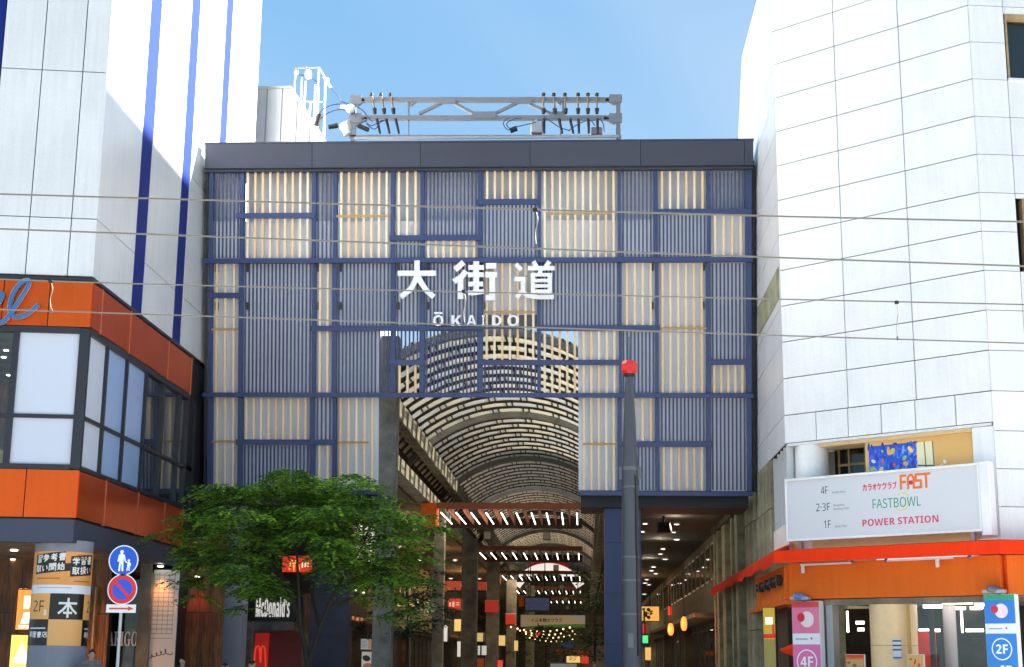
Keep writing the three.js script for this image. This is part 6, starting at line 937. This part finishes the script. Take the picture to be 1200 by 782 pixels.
// ---------- people whose heads show at the lower edge ----------
{
  std('skin', [0.50, 0.31, 0.22], { roughness: 0.6 }); std('hair', [0.012, 0.010, 0.010], { roughness: 0.5 });
  const J = [ // tapered capsules of a standing figure 1.66 m tall: from, to, radii
    [[0, 0.96, 0], [0, 1.16, 0.01], 0.135, 0.125], [[0, 1.16, 0.01], [0, 1.33, 0], 0.125, 0.12], [[-0.13, 1.36, 0], [0.13, 1.36, 0], 0.065, 0.065], [[0, 1.36, 0], [0, 1.49, 0.015], 0.058, 0.05],
    [[-0.17, 1.35, 0], [-0.215, 1.08, -0.01], 0.052, 0.04], [[-0.215, 1.08, -0.01], [-0.20, 0.84, 0.07], 0.04, 0.028], [[0.17, 1.35, 0], [0.215, 1.08, -0.01], 0.052, 0.04], [[0.215, 1.08, -0.01], [0.20, 0.84, 0.07], 0.04, 0.028],
    [[-0.085, 0.92, 0], [-0.09, 0.49, 0.015], 0.085, 0.058], [[-0.09, 0.49, 0.015], [-0.095, 0.08, -0.01], 0.056, 0.036], [[0.085, 0.92, 0], [0.09, 0.49, 0.015], 0.085, 0.058], [[0.09, 0.49, 0.015], [0.095, 0.08, -0.01], 0.056, 0.036], [[-0.095, 0.045, -0.03], [-0.10, 0.035, 0.13], 0.04, 0.03], [[0.095, 0.045, -0.03], [0.10, 0.035, 0.13], 0.04, 0.03],
  ];
  for (const s of [-1, 1]) { J.push([[s * 0.20, 0.84, 0.07], [s * 0.198, 0.77, 0.085], 0.03, 0.032]); for (let f = 0; f < 4; f++) { const zf = 0.055 + f * 0.021, L = [0.075, 0.085, 0.08, 0.062][f]; J.push([[s * 0.196, 0.765, zf + 0.01], [s * 0.188, 0.765 - L * 0.55, zf + 0.016], 0.0095, 0.009], [[s * 0.188, 0.765 - L * 0.55, zf + 0.016], [s * 0.178, 0.765 - L, zf + 0.012], 0.009, 0.008]); } J.push([[s * 0.195, 0.80, 0.105], [s * 0.18, 0.755, 0.135], 0.012, 0.009]); }
  const cap = (x, y, z, [A, B, ra, rb]) => { const bx = B[0] - A[0], by = B[1] - A[1], bz = B[2] - A[2], L = bx * bx + by * by + bz * bz, h = clamp(((x - A[0]) * bx + (y - A[1]) * by + (z - A[2]) * bz) / L, 0, 1); return Math.hypot(x - A[0] - bx * h, y - A[1] - by * h, z - A[2] - bz * h) - lerp(ra, rb, h); };
  const smin = (a, b, k) => { const h = Math.max(k - Math.abs(a - b), 0) / k; return Math.min(a, b) - h * h * k * 0.25; };
  const bodyF = (x, y, z) => { let d = 1; for (const j of J) { const c = cap(x, y, z, j); d = smin(d, c, j[2] < 0.02 ? 0.008 : 0.045); } return d; };
  const headF = (x, y, z) => { const e = (cx, cy, cz, a, b, c) => { const k = Math.hypot((x - cx) / a, (y - cy) / b, (z - cz) / c); return (k - 1) * Math.min(a, b, c); }; let d = smin(e(0, 1.575, -0.005, 0.074, 0.088, 0.092), e(0, 1.515, 0.025, 0.052, 0.06, 0.062), 0.03); d = smin(d, cap(x, y, z, [[0, 1.572, 0.085], [0, 1.535, 0.108], 0.009, 0.014]), 0.012); d = smin(d, cap(x, y, z, [[-0.022, 1.498, 0.078], [0.022, 1.498, 0.078], 0.008, 0.008]), 0.008); for (const s of [-1, 1]) { d = smin(d, e(s * 0.076, 1.555, -0.01, 0.012, 0.03, 0.019), 0.008); d = Math.max(d, -e(s * 0.03, 1.572, 0.088, 0.016, 0.011, 0.014)); d = smin(d, e(s * 0.03, 1.571, 0.076, 0.012, 0.009, 0.012), 0.004); } return smin(d, cap(x, y, z, [[0, 1.40, 0], [0, 1.50, 0.01], 0.055, 0.05]), 0.03); };
  const mesh = (F, x0, x1, y0, y1, z0, z1, res) => { const mc = new MarchingCubes(res, new THREE.MeshStandardMaterial(), false, false, 200000); mc.isolation = 0; const n = mc.size; for (let k = 0; k < n; k++) for (let j = 0; j < n; j++) for (let i = 0; i < n; i++) { const c = (q) => (q - n / 2) / (n / 2) * 0.5 + 0.5; mc.field[k * n * n + j * n + i] = -F(lerp(x0, x1, c(i)), lerp(y0, y1, c(j)), lerp(z0, z1, c(k))); } mc.update(); const P = mc.positionArray.slice(0, mc.count * 3), g = new THREE.BufferGeometry(); for (let i = 0; i < P.length; i += 3) { P[i] = lerp(x0, x1, P[i] * 0.5 + 0.5); P[i + 1] = lerp(y0, y1, P[i + 1] * 0.5 + 0.5); P[i + 2] = lerp(z0, z1, P[i + 2] * 0.5 + 0.5); } g.setAttribute('position', new THREE.BufferAttribute(P, 3)); g.computeVertexNormals(); g.setAttribute('uv', new THREE.BufferAttribute(new Float32Array(P.length / 3 * 2), 2)); return g; };
  const bodyG = mergeGeometries([mesh((x, y, z) => bodyF(x, y, z), -0.3, 0.3, -0.02, 1.46, -0.2, 0.22, 84), mesh(headF, -0.11, 0.11, 1.40, 1.69, -0.13, 0.15, 46)]);
  const shirtF = (x, y, z) => Math.max(bodyF(x, y, z) - 0.016, 0.90 - y, y - 1.42, Math.abs(x) > 0.14 ? 1.12 - y : -1), trouF = (x, y, z) => Math.max(bodyF(x, y, z) - 0.014, y - 0.955, 0.07 - y, Math.abs(x) > 0.172 && y > 0.6 ? 0.05 : -1);
  const shirtG = mesh(shirtF, -0.32, 0.32, 0.85, 1.46, -0.2, 0.2, 54), trouG = mesh(trouF, -0.25, 0.25, 0, 1.0, -0.18, 0.2, 54), hairG = mesh((x, y, z) => { const k = Math.hypot(x / 0.084, (y - 1.582) / 0.094, (z + 0.012) / 0.10); return Math.max((k - 1) * 0.084, -(y - 1.535 + Math.max(0, (0.02 - z)) * -0.9) * 1, (z - 0.075) + (1.62 - y) * 0.9 > 0.02 ? 0.02 : -1); }, -0.12, 0.12, 1.42, 1.70, -0.15, 0.13, 50);
  const shoeG = mergeGeometries([-1, 1].map((s) => bx(0.085, 0.07, 0.25, 0.03).translate(s * 0.098, 0.036, 0.045)));
  let first = true; const sh = [[0.16, 0.15, 0.15], [0.05, 0.06, 0.12], [0.03, 0.03, 0.032], [0.35, 0.33, 0.30], [0.7, 0.7, 0.72]];
  [[108, 761, -33.5, 0.5, 'dark-haired person in a grey top standing right of the advertising pillar'], [214, 770.5, -36, 2.9, 'person in a navy top seen from behind before the wooden wall'], [264, 777.5, -35, 1.5, 'person in black in front of the blue-grey gate pillar'], [296, 774.5, -35.5, -1.4, 'person in a grey beige top before the red lit poster'], [697, 776, -58, 0.2, 'distant person in white beside the blue gate pillar']].forEach(([px, py, z, ry, label], i) => {
    const q = onZ(px, py, z), k = q.y / 1.675, t = thing('person', label, 'person', V(q.x, 0, z)); t.rotation.y = ry; t.scale.setScalar(k);
    const b = new THREE.Mesh(bodyG, M.skin); b.name = 'body'; t.add(b); const top = std('cloth' + ['One', 'Two', 'Three', 'Four', 'Five'][i], sh[i], { roughness: 0.9 });
    for (const [nm, g, m] of [['shirt', shirtG, top], ['trousers', trouG, M.navy], ['hair', hairG, M.hair], ['shoes', shoeG, M.black]]) { const c = new THREE.Mesh(g, m); c.name = nm; t.add(c); }
    for (const s of [-1, 1]) { const e = new THREE.Mesh(new THREE.SphereGeometry(0.0105, 10, 8), M.black); e.name = 'eye'; e.position.set(s * 0.03, 1.571, 0.08); t.add(e); }
    t.traverse((o) => { o.castShadow = o.receiveShadow = true; });
  });
}
renderer.render(scene, camera);
